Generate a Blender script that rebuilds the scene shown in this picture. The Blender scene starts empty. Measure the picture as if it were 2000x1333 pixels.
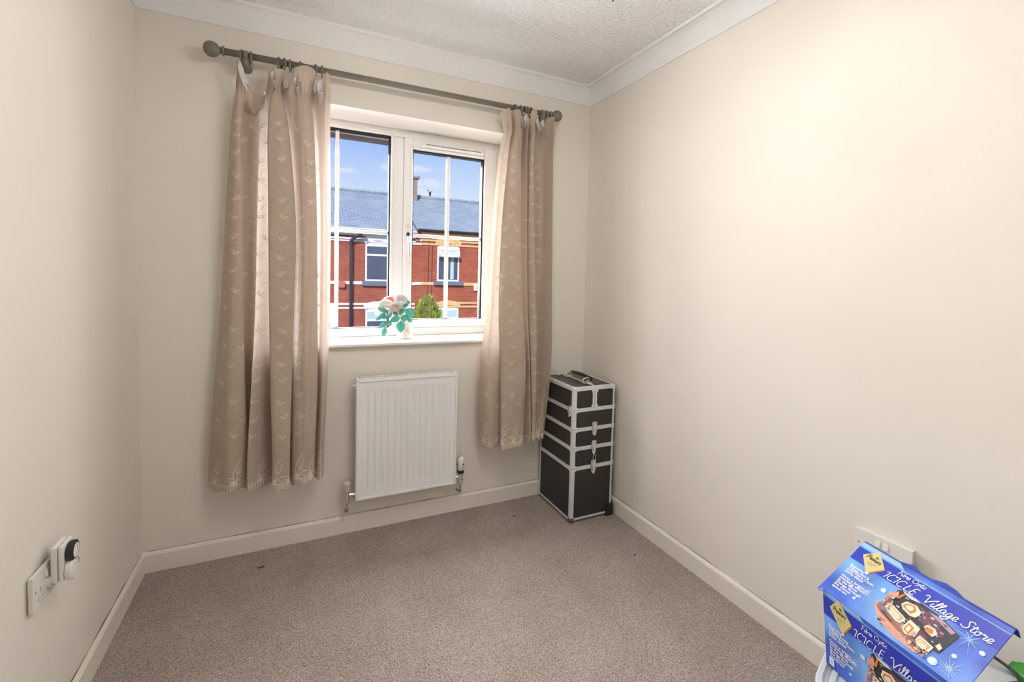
import bpy, math, random
from mathutils import Vector, Matrix
random.seed(7)
D = bpy.data
SC = bpy.context.scene
COL = SC.collection
R = math.radians

# ------------------------------------------------------------------ camera
CAM = Vector((0.581, -2.337, 1.27))
FPX, CX, CY = 895.5, 1000.0, 586.7           # focal length and principal point, 2000 x 1333 frame
YAW, PITCH, ROLL = 0.4410, 0.0469, 0.0248
_f = Vector((math.sin(YAW)*math.cos(PITCH), math.cos(YAW)*math.cos(PITCH), -math.sin(PITCH)))
_r0 = Vector((math.cos(YAW), -math.sin(YAW), 0)); _u0 = _r0.cross(_f)
_r = _r0*math.cos(ROLL) + _u0*math.sin(ROLL)
_u = _u0*math.cos(ROLL) - _r0*math.sin(ROLL)
cd = D.cameras.new('camera'); cam = D.objects.new('camera', cd); COL.objects.link(cam)
cd.sensor_width = 36.0; cd.lens = FPX/2000*36.0
cd.shift_x = 0.0; cd.shift_y = (CY-666.5)/2000; cd.clip_start = 0.02; cd.clip_end = 500
cam.matrix_world = Matrix((( _r.x, _u.x, -_f.x, CAM.x), (_r.y, _u.y, -_f.y, CAM.y), (_r.z, _u.z, -_f.z, CAM.z), (0, 0, 0, 1)))
SC.camera = cam

def at(px, py, Y):
    """room point on the plane y = Y seen at a photograph position"""
    d = _r*((px-CX)/FPX) - _u*((py-CY)/FPX) + _f
    return CAM + d*((Y-CAM.y)/d.y)
def atz(px, Y, z):
    """room point at depth Y and height z that stands at photograph column px"""
    k = (px-CX)/FPX
    P0 = Vector((0, Y, z)) - CAM
    a = _r - _f*k
    return Vector((-(a.dot(P0))/a.x, Y, z))

# ------------------------------------------------------------------ world, sun, daylight, exposure
SC.view_settings.view_transform = 'Standard'; SC.view_settings.look = 'None'
SC.view_settings.exposure = 0.02; SC.view_settings.gamma = 1.0; SC.view_settings.use_curve_mapping = False
w = D.worlds.new('sky'); SC.world = w; w.use_nodes = True
wn = w.node_tree; wn.nodes.clear()
def wnode(t): return wn.nodes.new(t)
wo = wnode('ShaderNodeOutputWorld'); wb = wnode('ShaderNodeBackground'); wn.links.new(wb.outputs[0], wo.inputs[0])
tc = wnode('ShaderNodeTexCoord'); sx = wnode('ShaderNodeSeparateXYZ'); wn.links.new(tc.outputs['Generated'], sx.inputs[0])
ramp = wnode('ShaderNodeValToRGB'); wn.links.new(sx.outputs['Z'], ramp.inputs[0])
er = ramp.color_ramp
er.elements[0].position = 0.0; er.elements[0].color = (.30, .30, .30, 1)
er.elements[1].position = 1.0; er.elements[1].color = (.10, .24, .66, 1)
for ps, c in ((.02, (.80, .88, .98)), (.15, (.72, .83, .99)), (.26, (.40, .59, .97)), (.42, (.20, .40, .90))):
    e = er.elements.new(ps); e.color = (*c, 1)
mp = wnode('ShaderNodeMapping'); mp.inputs['Scale'].default_value = (1.0, 1.0, 3.4); mp.inputs['Location'].default_value = (0.33, 0.10, 0.12)
wn.links.new(tc.outputs['Generated'], mp.inputs[0])
nz = wnode('ShaderNodeTexNoise'); nz.inputs['Scale'].default_value = 9.0; nz.inputs['Detail'].default_value = 7.0; nz.inputs['Roughness'].default_value = .55
wn.links.new(mp.outputs[0], nz.inputs['Vector'])
cr = wnode('ShaderNodeValToRGB'); cr.color_ramp.elements[0].position = .56; cr.color_ramp.elements[1].position = .74
wn.links.new(nz.outputs[0], cr.inputs[0])
mx = wnode('ShaderNodeMixRGB'); mx.inputs[2].default_value = (.95, .94, .97, 1)
wn.links.new(cr.outputs[0], mx.inputs[0]); wn.links.new(ramp.outputs[0], mx.inputs[1]); wn.links.new(mx.outputs[0], wb.inputs[0])
wb.inputs[1].default_value = 1.0

sd = D.lights.new('sun_offscreen', 'SUN'); sd.energy = 4.4; sd.angle = R(3); sd.color = (1, .95, .88)
sun = D.objects.new('sun_offscreen', sd); COL.objects.link(sun)
sun.rotation_euler = Vector((.45, .72, -.62)).to_track_quat('-Z', 'Y').to_euler()

# daylight entering through the window opening
ad = D.lights.new('window_daylight', 'AREA'); ad.shape = 'RECTANGLE'; ad.size = 1.60; ad.size_y = 1.10; ad.energy = 124; ad.spread = R(165); ad.color = (1, .99, .975)
al = D.objects.new('window_daylight', ad); COL.objects.link(al)
al.location = (1.07, .62, 1.52); al.rotation_euler = Vector((0, -math.cos(R(42)), -math.sin(R(42)))).to_track_quat('-Z', 'Y').to_euler()

LAMP_WATTS = 37.0      # ceiling light, all bulbs together

# ------------------------------------------------------------------ materials
def newmat(name):
    m = D.materials.new(name); m.use_nodes = True
    nt = m.node_tree; b = nt.nodes.get('Principled BSDF')
    return m, nt, b
def mat(name, col, rough=.6, metal=0, noise=0, nscale=30, bump=0, bscale=200, spec=.5, col2=None, detail=3):
    m, nt, b = newmat(name)
    b.inputs['Base Color'].default_value = (*col, 1); b.inputs['Roughness'].default_value = rough; b.inputs['Metallic'].default_value = metal
    b.inputs['Specular IOR Level'].default_value = spec
    tcn = nt.nodes.new('ShaderNodeTexCoord')
    if noise or col2:
        n = nt.nodes.new('ShaderNodeTexNoise'); n.inputs['Scale'].default_value = nscale; n.inputs['Detail'].default_value = detail
        nt.links.new(tcn.outputs['Object'], n.inputs['Vector'])
        r = nt.nodes.new('ShaderNodeValToRGB'); r.color_ramp.elements[0].position = .35; r.color_ramp.elements[1].position = .68
        c2 = col2 if col2 else tuple(c*(1-noise) for c in col)
        r.color_ramp.elements[0].color = (*c2, 1); r.color_ramp.elements[1].color = (*col, 1)
        nt.links.new(n.outputs[0], r.inputs[0]); nt.links.new(r.outputs[0], b.inputs['Base Color'])
    if bump:
        n2 = nt.nodes.new('ShaderNodeTexNoise'); n2.inputs['Scale'].default_value = bscale; n2.inputs['Detail'].default_value = 4
        nt.links.new(tcn.outputs['Object'], n2.inputs['Vector'])
        bp = nt.nodes.new('ShaderNodeBump'); bp.inputs['Strength'].default_value = bump; bp.inputs['Distance'].default_value = .002
        nt.links.new(n2.outputs[0], bp.inputs['Height']); nt.links.new(bp.outputs[0], b.inputs['Normal'])
    return m

M = {}
M['wall'] = mat('cream_wall_paint', (.81, .765, .695), .85, noise=.025, nscale=2.5, bump=.05, bscale=260, spec=.2)
M['skirting'] = mat('cream_gloss_paint', (.82, .775, .705), .5, noise=.03, nscale=5, spec=.3)
M['coving'] = mat('white_coving_paint', (.84, .84, .84), .8, noise=.02, nscale=4, spec=.2)
M['upvc'] = mat('white_upvc', (.80, .80, .80), .38, noise=.015, nscale=6)
M['sill'] = mat('white_sill_paint', (.85, .835, .80), .45, noise=.02, nscale=6)
M['gasket'] = mat('black_rubber_gasket', (.012, .012, .013), .6, noise=.1)
M['radiator'] = mat('white_radiator_enamel', (.85, .85, .85), .35, noise=.012, nscale=4)
M['chrome'] = mat('chrome', (.86, .86, .86), .22, metal=1, noise=.05, nscale=40)
M['plastic'] = mat('white_plastic', (.80, .78, .73), .4, noise=.02, nscale=20)
M['alu'] = mat('brushed_aluminium', (.80, .82, .85), .38, metal=.35, noise=.08, nscale=60)
M['blackpanel'] = mat('black_textured_panel', (.032, .032, .031), .55, noise=.25, nscale=300, bump=.3, bscale=700)
M['blackplastic'] = mat('black_plastic', (.02, .02, .021), .4, noise=.1)
M['rod'] = mat('taupe_painted_wood', (.20, .18, .145), .5, noise=.12, nscale=35)
M['steel'] = mat('nickel_plated_steel', (.80, .79, .77), .30, metal=1, noise=.12, nscale=90)

def carpet_material():
    m, nt, b = newmat('taupe_twist_pile_carpet')
    tcn = nt.nodes.new('ShaderNodeTexCoord')
    v = nt.nodes.new('ShaderNodeTexNoise'); v.inputs['Scale'].default_value = 210; v.inputs['Detail'].default_value = 2; v.inputs['Roughness'].default_value = .65
    nt.links.new(tcn.outputs['Object'], v.inputs['Vector'])
    r = nt.nodes.new('ShaderNodeValToRGB')
    r.color_ramp.elements[0].position = .36; r.color_ramp.elements[0].color = (.29, .23, .20, 1)
    r.color_ramp.elements[1].position = .66; r.color_ramp.elements[1].color = (.76, .66, .60, 1)
    e = r.color_ramp.elements.new(.5); e.color = (.53, .445, .40, 1)
    nt.links.new(v.outputs[0], r.inputs[0])
    n2 = nt.nodes.new('ShaderNodeTexNoise'); n2.inputs['Scale'].default_value = 5; n2.inputs['Detail'].default_value = 4
    nt.links.new(tcn.outputs['Object'], n2.inputs['Vector'])
    r2 = nt.nodes.new('ShaderNodeValToRGB'); r2.color_ramp.elements[0].position = .3; r2.color_ramp.elements[1].position = .7
    r2.color_ramp.elements[0].color = (.84, .82, .80, 1); r2.color_ramp.elements[1].color = (1, 1, 1, 1)
    nt.links.new(n2.outputs[0], r2.inputs[0])
    mm = nt.nodes.new('ShaderNodeMixRGB'); mm.blend_type = 'MULTIPLY'; mm.inputs[0].default_value = 1
    nt.links.new(r.outputs[0], mm.inputs[1]); nt.links.new(r2.outputs[0], mm.inputs[2]); nt.links.new(mm.outputs[0], b.inputs['Base Color'])
    bp = nt.nodes.new('ShaderNodeBump'); bp.inputs['Strength'].default_value = 1.0; bp.inputs['Distance'].default_value = .012
    nt.links.new(v.outputs[0], bp.inputs['Height']); nt.links.new(bp.outputs[0], b.inputs['Normal'])
    b.inputs['Roughness'].default_value = 1; b.inputs['Specular IOR Level'].default_value = .05
    b.inputs['Sheen Weight'].default_value = .15
    return m
M['carpet'] = carpet_material()

def artex_material():
    m, nt, b = newmat('white_stippled_ceiling')
    b.inputs['Base Color'].default_value = (.88, .88, .88, 1); b.inputs['Roughness'].default_value = .9; b.inputs['Specular IOR Level'].default_value = .15
    tcn = nt.nodes.new('ShaderNodeTexCoord')
    v = nt.nodes.new('ShaderNodeTexNoise'); v.inputs['Scale'].default_value = 70; v.inputs['Detail'].default_value = 3
    nt.links.new(tcn.outputs['Object'], v.inputs['Vector'])
    r = nt.nodes.new('ShaderNodeValToRGB'); r.color_ramp.elements[0].position = .45; r.color_ramp.elements[1].position = .68
    nt.links.new(v.outputs[0], r.inputs[0])
    bp = nt.nodes.new('ShaderNodeBump'); bp.inputs['Strength'].default_value = .9; bp.inputs['Distance'].default_value = .005
    nt.links.new(r.outputs[0], bp.inputs['Height']); nt.links.new(bp.outputs[0], b.inputs['Normal'])
    return m
M['artex'] = artex_material()

def cloth_material(name, col, tcol, tr):
    m, nt, b = newmat(name)
    out = nt.nodes.get('Material Output')
    tcn = nt.nodes.new('ShaderNodeTexCoord')
    wv = nt.nodes.new('ShaderNodeTexNoise'); wv.inputs['Scale'].default_value = 18; wv.inputs['Detail'].default_value = 5
    nt.links.new(tcn.outputs['Object'], wv.inputs['Vector'])
    r = nt.nodes.new('ShaderNodeValToRGB'); r.color_ramp.elements[0].position = .3; r.color_ramp.elements[1].position = .7
    r.color_ramp.elements[0].color = (*[c*.93 for c in col], 1); r.color_ramp.elements[1].color = (*col, 1)
    nt.links.new(wv.outputs[0], r.inputs[0]); nt.links.new(r.outputs[0], b.inputs['Base Color'])
    b.inputs['Roughness'].default_value = .6; b.inputs['Specular IOR Level'].default_value = .2; b.inputs['Sheen Weight'].default_value = .2
    t = nt.nodes.new('ShaderNodeBsdfTranslucent'); t.inputs[0].default_value = (*tcol, 1)
    mixs = nt.nodes.new('ShaderNodeMixShader'); mixs.inputs[0].default_value = tr
    nt.links.new(b.outputs[0], mixs.inputs[1]); nt.links.new(t.outputs[0], mixs.inputs[2]); nt.links.new(mixs.outputs[0], out.inputs[0])
    return m
M['curtain'] = cloth_material('rose_taupe_voile_curtain', (.53, .43, .345), (.68, .585, .51), .20)
M['tape'] = cloth_material('white_heading_tape', (.78, .77, .76), (.7, .7, .7), .2)
M['thread'] = mat('cream_embroidery_thread', (.86, .77, .66), .45, noise=.1, nscale=200)
M['scrollthread'] = mat('beige_scroll_thread', (.74, .64, .54), .5, noise=.1, nscale=200)

def glass_material(name, tint, haze):
    m, nt, b = newmat(name)
    out = nt.nodes.get('Material Output'); nt.nodes.remove(b)
    t = nt.nodes.new('ShaderNodeBsdfTransparent'); t.inputs[0].default_value = (*tint, 1)
    g = nt.nodes.new('ShaderNodeBsdfGlossy'); g.inputs['Roughness'].default_value = .02
    fr = nt.nodes.new('ShaderNodeFresnel'); fr.inputs[0].default_value = 1.012
    m1 = nt.nodes.new('ShaderNodeMixShader'); nt.links.new(fr.outputs[0], m1.inputs[0]); nt.links.new(t.outputs[0], m1.inputs[1]); nt.links.new(g.outputs[0], m1.inputs[2])
    df = nt.nodes.new('ShaderNodeBsdfDiffuse'); df.inputs[0].default_value = (.75, .80, .9, 1)
    tcn = nt.nodes.new('ShaderNodeTexCoord'); n = nt.nodes.new('ShaderNodeTexNoise'); n.inputs['Scale'].default_value = 5; n.inputs['Detail'].default_value = 6
    nt.links.new(tcn.outputs['Object'], n.inputs['Vector'])
    mu = nt.nodes.new('ShaderNodeMath'); mu.operation = 'MULTIPLY'; mu.inputs[1].default_value = haze; nt.links.new(n.outputs[0], mu.inputs[0])
    m2 = nt.nodes.new('ShaderNodeMixShader'); nt.links.new(mu.outputs[0], m2.inputs[0]); nt.links.new(m1.outputs[0], m2.inputs[1]); nt.links.new(df.outputs[0], m2.inputs[2])
    nt.links.new(m2.outputs[0], out.inputs[0])
    return m
M['glass'] = glass_material('window_glass', (.98, .985, .99), .012)
M['glass_dusty'] = glass_material('dusty_window_glass', (.95, .955, .985), .022)

# ------------------------------------------------------------------ building helpers
ORG = {}
class MB:
    def __init__(s): s.v = []; s.f = []
    def add(s, vs, fs):
        o = len(s.v); s.v += [Vector(v) for v in vs]; s.f += [tuple(i+o for i in f) for f in fs]; return s
    def box(s, x0, x1, y0, y1, z0, z1):
        vs = [(x, y, z) for x in (x0, x1) for y in (y0, y1) for z in (z0, z1)]
        return s.add(vs, [(0, 1, 3, 2), (4, 6, 7, 5), (0, 4, 5, 1), (2, 3, 7, 6), (0, 2, 6, 4), (1, 5, 7, 3)])
    def obox(s, c, ax, ay, az):
        """oriented box: centre and three half-axis vectors"""
        c, ax, ay, az = Vector(c), Vector(ax), Vector(ay), Vector(az)
        vs = [c+ax*i+ay*j+az*k for i in (-1, 1) for j in (-1, 1) for k in (-1, 1)]
        return s.add(vs, [(0, 1, 3, 2), (4, 6, 7, 5), (0, 4, 5, 1), (2, 3, 7, 6), (0, 2, 6, 4), (1, 5, 7, 3)])
    def tube(s, pts, r, n=8, closed=False, caps=True):
        pts = [Vector(p) for p in pts]; m = len(pts); rs = r if isinstance(r, (list, tuple)) else [r]*m
        o = len(s.v); prev = None
        for i, p in enumerate(pts):
            a = pts[(i-1) % m] if (closed or i > 0) else p; b = pts[(i+1) % m] if (closed or i < m-1) else p
            t = (b-a).normalized() if (b-a).length > 1e-9 else Vector((0, 0, 1))
            if prev is None:
                q = Vector((0, 0, 1)) if abs(t.z) < .9 else Vector((1, 0, 0)); nn = t.cross(q).normalized()
            else:
                nn = (prev - t*prev.dot(t)); nn = nn.normalized() if nn.length > 1e-6 else t.orthogonal().normalized()
            prev = nn; bb = t.cross(nn)
            for k in range(n):
                an = 2*math.pi*k/n; s.v.append(p + (nn*math.cos(an)+bb*math.sin(an))*rs[i])
        for i in range(m if closed else m-1):
            j = (i+1) % m
            for k in range(n):
                k2 = (k+1) % n; s.f.append((o+i*n+k, o+i*n+k2, o+j*n+k2, o+j*n+k))
        if caps and not closed:
            s.f.append(tuple(o+k for k in reversed(range(n)))); s.f.append(tuple(o+(m-1)*n+k for k in range(n)))
        return s
    def lathe(s, prof, org=(0, 0, 0), axis=(0, 0, 1), n=20):
        """profile of (radius, height along the axis)"""
        a = Vector(axis).normalized(); u = a.orthogonal().normalized(); w_ = a.cross(u); org = Vector(org); o = len(s.v)
        for (r, hh) in prof:
            for k in range(n):
                an = 2*math.pi*k/n; s.v.append(org + a*hh + (u*math.cos(an)+w_*math.sin(an))*max(r, 1e-5))
        for i in range(len(prof)-1):
            for k in range(n):
                k2 = (k+1) % n; s.f.append((o+i*n+k, o+i*n+k2, o+(i+1)*n+k2, o+(i+1)*n+k))
        if prof[0][0] > 1e-4: s.f.append(tuple(o+k for k in reversed(range(n))))
        if prof[-1][0] > 1e-4: s.f.append(tuple(o+(len(prof)-1)*n+k for k in range(n)))
        return s
    def prism(s, poly, d):
        """closed polygon of points extruded by vector d"""
        d = Vector(d); n = len(poly); p = [Vector(q) for q in poly]
        return s.add(p+[q+d for q in p], [tuple(reversed(range(n))), tuple(range(n, 2*n))]+[(i, (i+1) % n, n+(i+1) % n, n+i) for i in range(n)])
    def grid(s, rows):
        nr, nc = len(rows), len(rows[0])
        return s.add([p for r_ in rows for p in r_], [(i*nc+j, i*nc+j+1, (i+1)*nc+j+1, (i+1)*nc+j) for i in range(nr-1) for j in range(nc-1)])
    def ribbon(s, pts, side, wd):
        """flat strip along pts, side = list of sideways unit vectors"""
        o = len(s.v); n = len(pts)
        for p, q in zip(pts, side): s.v.append(Vector(p)-Vector(q)*wd/2); s.v.append(Vector(p)+Vector(q)*wd/2)
        s.f += [(o+2*i, o+2*i+1, o+2*i+3, o+2*i+2) for i in range(n-1)]
        return s
    def holed(s, us, ws, rect, holes, P, d):
        """plate of thickness vector d with real rectangular holes; P(u, w) gives the front point"""
        us = sorted(set([rect[0], rect[1]]+[h_[i] for h_ in holes for i in (0, 1)])); ws = sorted(set([rect[2], rect[3]]+[h_[i] for h_ in holes for i in (2, 3)]))
        nu, nw = len(us)-1, len(ws)-1; o = len(s.v); d = Vector(d)
        solid = lambda i, j: 0 <= i < nu and 0 <= j < nw and not any(h_[0] <= (us[i]+us[i+1])/2 <= h_[1] and h_[2] <= (ws[j]+ws[j+1])/2 <= h_[3] for h_ in holes)
        F = lambda i, j: o+(i*(nw+1)+j)*2
        for i in range(nu+1):
            for j in range(nw+1): p = Vector(P(us[i], ws[j])); s.v += [p, p-d]
        for i in range(nu):
            for j in range(nw):
                if not solid(i, j): continue
                s.f += [(F(i, j), F(i+1, j), F(i+1, j+1), F(i, j+1)), (F(i, j)+1, F(i, j+1)+1, F(i+1, j+1)+1, F(i+1, j)+1)]
                for (di, dj, a, b) in ((-1, 0, (i, j), (i, j+1)), (1, 0, (i+1, j), (i+1, j+1)), (0, -1, (i, j), (i+1, j)), (0, 1, (i, j+1), (i+1, j+1))):
                    if not solid(i+di, j+dj): s.f.append((F(*a), F(*b), F(*b)+1, F(*a)+1))
        used = sorted({k for f_ in s.f for k in f_}); re = {k: n for n, k in enumerate(used)}
        s.v = [s.v[k] for k in used]; s.f = [tuple(re[k] for k in f_) for f_ in s.f]
        return s
    def build(s, name, m, parent=None, smooth=False, bevel=0, seg=2, sub=0, solid=0, fix=True):
        org = ORG.get(parent.name, Vector((0, 0, 0))) if parent else Vector((0, 0, 0))
        if parent is None and s.v:
            lo = Vector([min(v[i] for v in s.v) for i in range(3)]); hi = Vector([max(v[i] for v in s.v) for i in range(3)])
            org = Vector(((lo.x+hi.x)/2, (lo.y+hi.y)/2, lo.z))
        me = D.meshes.new(name); me.from_pydata([v-org for v in s.v], [], s.f); me.update()
        if fix:
            import bmesh
            bm = bmesh.new(); bm.from_mesh(me); bmesh.ops.recalc_face_normals(bm, faces=bm.faces); bm.to_mesh(me); bm.free()
        if smooth: me.polygons.foreach_set('use_smooth', [True]*len(me.polygons))
        ms = m if isinstance(m, (list, tuple)) else [m]
        for q in ms: me.materials.append(M[q] if isinstance(q, str) else q)
        o = D.objects.new(name, me); COL.objects.link(o)
        if parent: o.parent = parent
        else: o.location = org
        ORG[o.name] = org
        if bevel:
            b = o.modifiers.new('bevel', 'BEVEL'); b.width = bevel; b.segments = seg; b.limit_method = 'ANGLE'; b.angle_limit = R(40)
        if solid:
            b = o.modifiers.new('solid', 'SOLIDIFY'); b.thickness = solid; b.offset = 0
        if sub:
            b = o.modifiers.new('sub', 'SUBSURF'); b.levels = sub; b.render_levels = sub
        return o
def tag(o, label=None, cat=None, group=None, kind=None):
    if label: o['label'] = label
    if cat: o['category'] = cat
    if group: o['group'] = group
    if kind: o['kind'] = kind
    return o
def thing(name, loc, label, cat, group=None, kind=None):
    o = D.objects.new(name, None); COL.objects.link(o); o.location = loc; o.empty_display_size = .05
    ORG[o.name] = Vector(loc)
    return tag(o, label, cat, group, kind)
def struct(o, label, cat): return tag(o, label, cat, kind='structure')
def catmull(p0, p1, p2, p3, t):
    return (p1*2 + (p2-p0)*t + (p0*2-p1*5+p2*4-p3)*t*t + (p1*3-p0-p2*3+p3)*t*t*t)*.5
def spline(pts, n, closed=False):
    pts = [Vector(p) for p in pts]; out = []; m = len(pts)
    segs = m if closed else m-1
    for i in range(segs):
        g = (lambda k: pts[k % m]) if closed else (lambda k: pts[max(0, min(m-1, k))])
        for k in range(n): out.append(catmull(g(i-1), g(i), g(i+1), g(i+2), k/n))
    if not closed: out.append(pts[-1])
    return out
# ================================================================== the room
W, ZCOV, ZCEIL, ZSK, TSK = 2.174, 2.307, 2.395, .0854, .0147
YB = -2.50                                  # wall behind the camera
WX0, WX1, WZ0, WZ1, WD = .452, 1.690, .918, 2.064, .30   # window opening, wall thickness
struct(MB().box(-.12, W+.12, YB-.12, .30, -.12, 0).build('floor', 'carpet'), 'taupe twist pile carpet covering the floor', 'carpet')
struct(MB().box(-.12, W+.12, YB-.12, .30, ZCEIL, ZCEIL+.12).build('ceiling', 'artex'), 'white stippled ceiling', 'ceiling')
struct(MB().box(-.12, 0, YB-.12, 0, 0, ZCEIL).build('wall_left', 'wall'), 'cream painted wall with the plug-in timer socket', 'wall')
struct(MB().box(W, W+.12, YB-.12, 0, 0, ZCEIL).build('wall_right', 'wall'), 'plain cream painted wall beside the black case', 'wall')
wbk = MB()
wbk.box(-.12, WX0, 0, WD, 0, ZCEIL); wbk.box(WX1, W+.12, 0, WD, 0, ZCEIL); wbk.box(WX0, WX1, 0, WD, 0, WZ0); wbk.box(WX0, WX1, 0, WD, WZ1, ZCEIL)
struct(wbk.build('wall_back', 'wall'), 'cream painted wall with the window and radiator', 'wall')
# wall behind the camera with the open doorway the picture is taken from, and the landing beyond
DX0, DX1, DH = .20, 1.04, 2.02; LY = -3.80
q = MB(); q.box(-.12, DX0, YB-.12, YB, 0, ZCEIL); q.box(DX1, W+.12, YB-.12, YB, 0, ZCEIL); q.box(DX0, DX1, YB-.12, YB, DH, ZCEIL)
struct(q.build('wall_rear', 'wall'), 'cream painted wall with the doorway, facing the window', 'wall')
dr = thing('door_1', (.62, YB-.06, 0), 'white door frame with the door open to the landing', 'door', kind='structure')
for a, b in ((DX0, DX0+.03), (DX1-.03, DX1)): MB().box(a, b, YB-.13, YB+.012, 0, DH).build('door_jamb', 'upvc', dr, bevel=.003)
MB().box(DX0, DX1, YB-.13, YB+.012, DH-.03, DH).build('door_head', 'upvc', dr, bevel=.003)
lf = MB().box(DX0-.05, DX0-.012, YB-.94, YB-.14, .008, 1.985).build('door_leaf', 'upvc', dr, bevel=.003)
MB().lathe([(.022, 0), (.022, .008), (.01, .014), (.01, .04), (.024, .05), (.02, .068), (0, .072)], (DX0-.012, YB-.88, 1.0), (1, 0, 0)).build('door_knob', 'chrome', lf, smooth=True)
struct(MB().box(-.42, 2.0, LY-.10, YB-.12, -.12, 0).build('floor', 'carpet'), 'taupe carpet on the landing outside the door', 'carpet')
struct(MB().box(-.42, 2.0, LY-.10, YB-.12, ZCEIL, ZCEIL+.12).build('ceiling', 'artex'), 'white ceiling over the landing', 'ceiling')
struct(MB().box(-.54, -.42, LY-.10, YB-.12, 0, ZCEIL).build('wall_landing_left', 'wall'), 'cream landing wall beside the open door', 'wall')
struct(MB().box(2.0, 2.12, LY-.10, YB-.12, 0, ZCEIL).build('wall_landing_right', 'wall'), 'cream landing wall beyond the doorway', 'wall')
struct(MB().box(-.42, 2.0, LY-.10, LY, 0, ZCEIL).build('wall_landing_end', 'wall'), 'cream landing wall opposite the doorway', 'wall')

def skirt(name, poly, ext, lab):
    struct(MB().prism(poly, ext).build(name, 'skirting'), lab, 'skirting')
t, z = TSK, ZSK
prof = [(0, 0), (t, 0), (t, z-.012), (t-.004, z-.004), (t-.009, z), (0, z)]
skirt('baseboard_back', [(t*.0+0, -d, h_) for d, h_ in prof], (W, 0, 0), 'cream skirting board under the radiator')
skirt('baseboard_left', [(d, -t, h_) for d, h_ in prof], (0, YB+t, 0), 'cream skirting board below the timer socket')
skirt('baseboard_right', [(W-d, -t, h_) for d, h_ in prof], (0, YB+t, 0), 'cream skirting board running beside the black case')

# grime along the joint between skirting and wall
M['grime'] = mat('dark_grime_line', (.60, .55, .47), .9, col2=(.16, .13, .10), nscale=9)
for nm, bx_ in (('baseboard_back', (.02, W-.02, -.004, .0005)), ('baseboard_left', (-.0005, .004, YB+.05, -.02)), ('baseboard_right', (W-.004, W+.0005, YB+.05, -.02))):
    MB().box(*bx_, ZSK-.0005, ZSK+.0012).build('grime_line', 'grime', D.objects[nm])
# coving: concave plaster profile with a small lip at the ceiling
RISE, RUN = ZCEIL-ZCOV, .080
cov = [(0.0, ZCEIL), (0.0, ZCOV), (.006, ZCOV)]
for k in range(1, 10):
    a = k/10*math.pi/2
    cov.append((.006+(RUN-.012)*(1-math.cos(a)), ZCOV+.004+(RISE-.012)*math.sin(a)))
cov += [(RUN-.008, ZCEIL-.009), (RUN-.005, ZCEIL-.013), (RUN-.001, ZCEIL-.013), (RUN+.002, ZCEIL-.009), (RUN+.002, ZCEIL)]
def coving(name, f, g, lab):
    s = MB(); n = len(cov)
    s.add([f(d, h_) for d, h_ in cov]+[g(d, h_) for d, h_ in cov], [tuple(range(n)), tuple(range(n, 2*n))]+[(i, (i+1) % n, n+(i+1) % n, n+i) for i in range(n)])
    struct(s.build(name, 'coving'), lab, 'coving')
coving('trim_1', lambda d, h_: (d, -d, h_), lambda d, h_: (W-d, -d, h_), 'white coving above the window wall')
coving('trim_2', lambda d, h_: (W-d, -d, h_), lambda d, h_: (W-d, YB+d, h_), 'white coving along the plain right-hand wall')
coving('trim_3', lambda d, h_: (d, -d, h_), lambda d, h_: (d, YB+d, h_), 'white coving along the wall with the timer socket')

# ------------------------------------------------------------------ window
YF = .215                                   # room-side face of the frame
win = thing('window_1', (1.07, YF, .94), 'white plastic casement window with glazing bars and trickle vent', 'window', kind='structure')
FX0, FX1, FZ0, FZ1 = WX0, WX1, .94, WZ1
gz0, gz1 = .985, 2.022                      # fixed light glass edge heights
gx0, gx1 = .50, 1.043
sx0, sx1, sz0, sz1 = 1.113, 1.652, .985, 2.022   # opening sash
hx0, hx1, hz0, hz1 = 1.158, 1.577, 1.027, 1.962  # sash glass
f = MB(); y1 = YF+.07
f.box(FX0, gx0, YF, y1, FZ0, FZ1); f.box(gx0, sx1, YF, y1, gz1, FZ1); f.box(gx0, sx1, YF, y1, FZ0, gz0)
f.box(gx1, sx0, YF, y1, gz0, gz1); f.box(sx1, FX1, YF, y1, FZ0, FZ1)
f.build('window_frame', 'upvc', win, bevel=.004)
s = MB(); ys = YF-.018
s.box(sx0, hx0, ys, YF+.05, sz0, sz1); s.box(hx1, sx1, ys, YF+.05, sz0, sz1); s.box(hx0, hx1, ys, YF+.05, sz0, hz0); s.box(hx0, hx1, ys, YF+.05, hz1, sz1)
sash = s.build('sash', 'upvc', win, bevel=.004)
s = MB()
for a in ((sx1, sx1+.003, sz0, sz1), (sx0, sx1, sz1, sz1+.003), (sx0, sx1, sz0-.002, sz0)): s.box(a[0], a[1], YF-.002, YF+.02, a[2], a[3])
s.build('sash_seal', 'gasket', win)
def bead(x0, x1, z0, z1, y, nm):
    q = MB(); b_ = .016
    for (a, b, c, d) in ((x0-b_, x0, z0-b_, z1+b_), (x1, x1+b_, z0-b_, z1+b_), (x0, x1, z0-b_, z0), (x0, x1, z1, z1+b_)):
        q.box(a, b, y-.008, y+.02, c, d)
    q.build(nm, 'upvc', win, bevel=.005)
    q = MB(); b_ = .006
    for (a, b, c, d) in ((x0-.001, x0+b_, z0, z1), (x1-b_*1.3, x1+.001, z0, z1), (x0, x1, z0-.001, z0+b_*.6), (x0, x1, z1-b_*1.5, z1+.001)):
        q.box(a, b, y+.006, y+.034, c, d)
    q.build('gasket', 'gasket', win)
bead(gx0, gx1, gz0, gz1, YF+.004, 'glazing_bead'); bead(hx0, hx1, hz0, hz1, ys+.004, 'glazing_bead')
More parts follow.
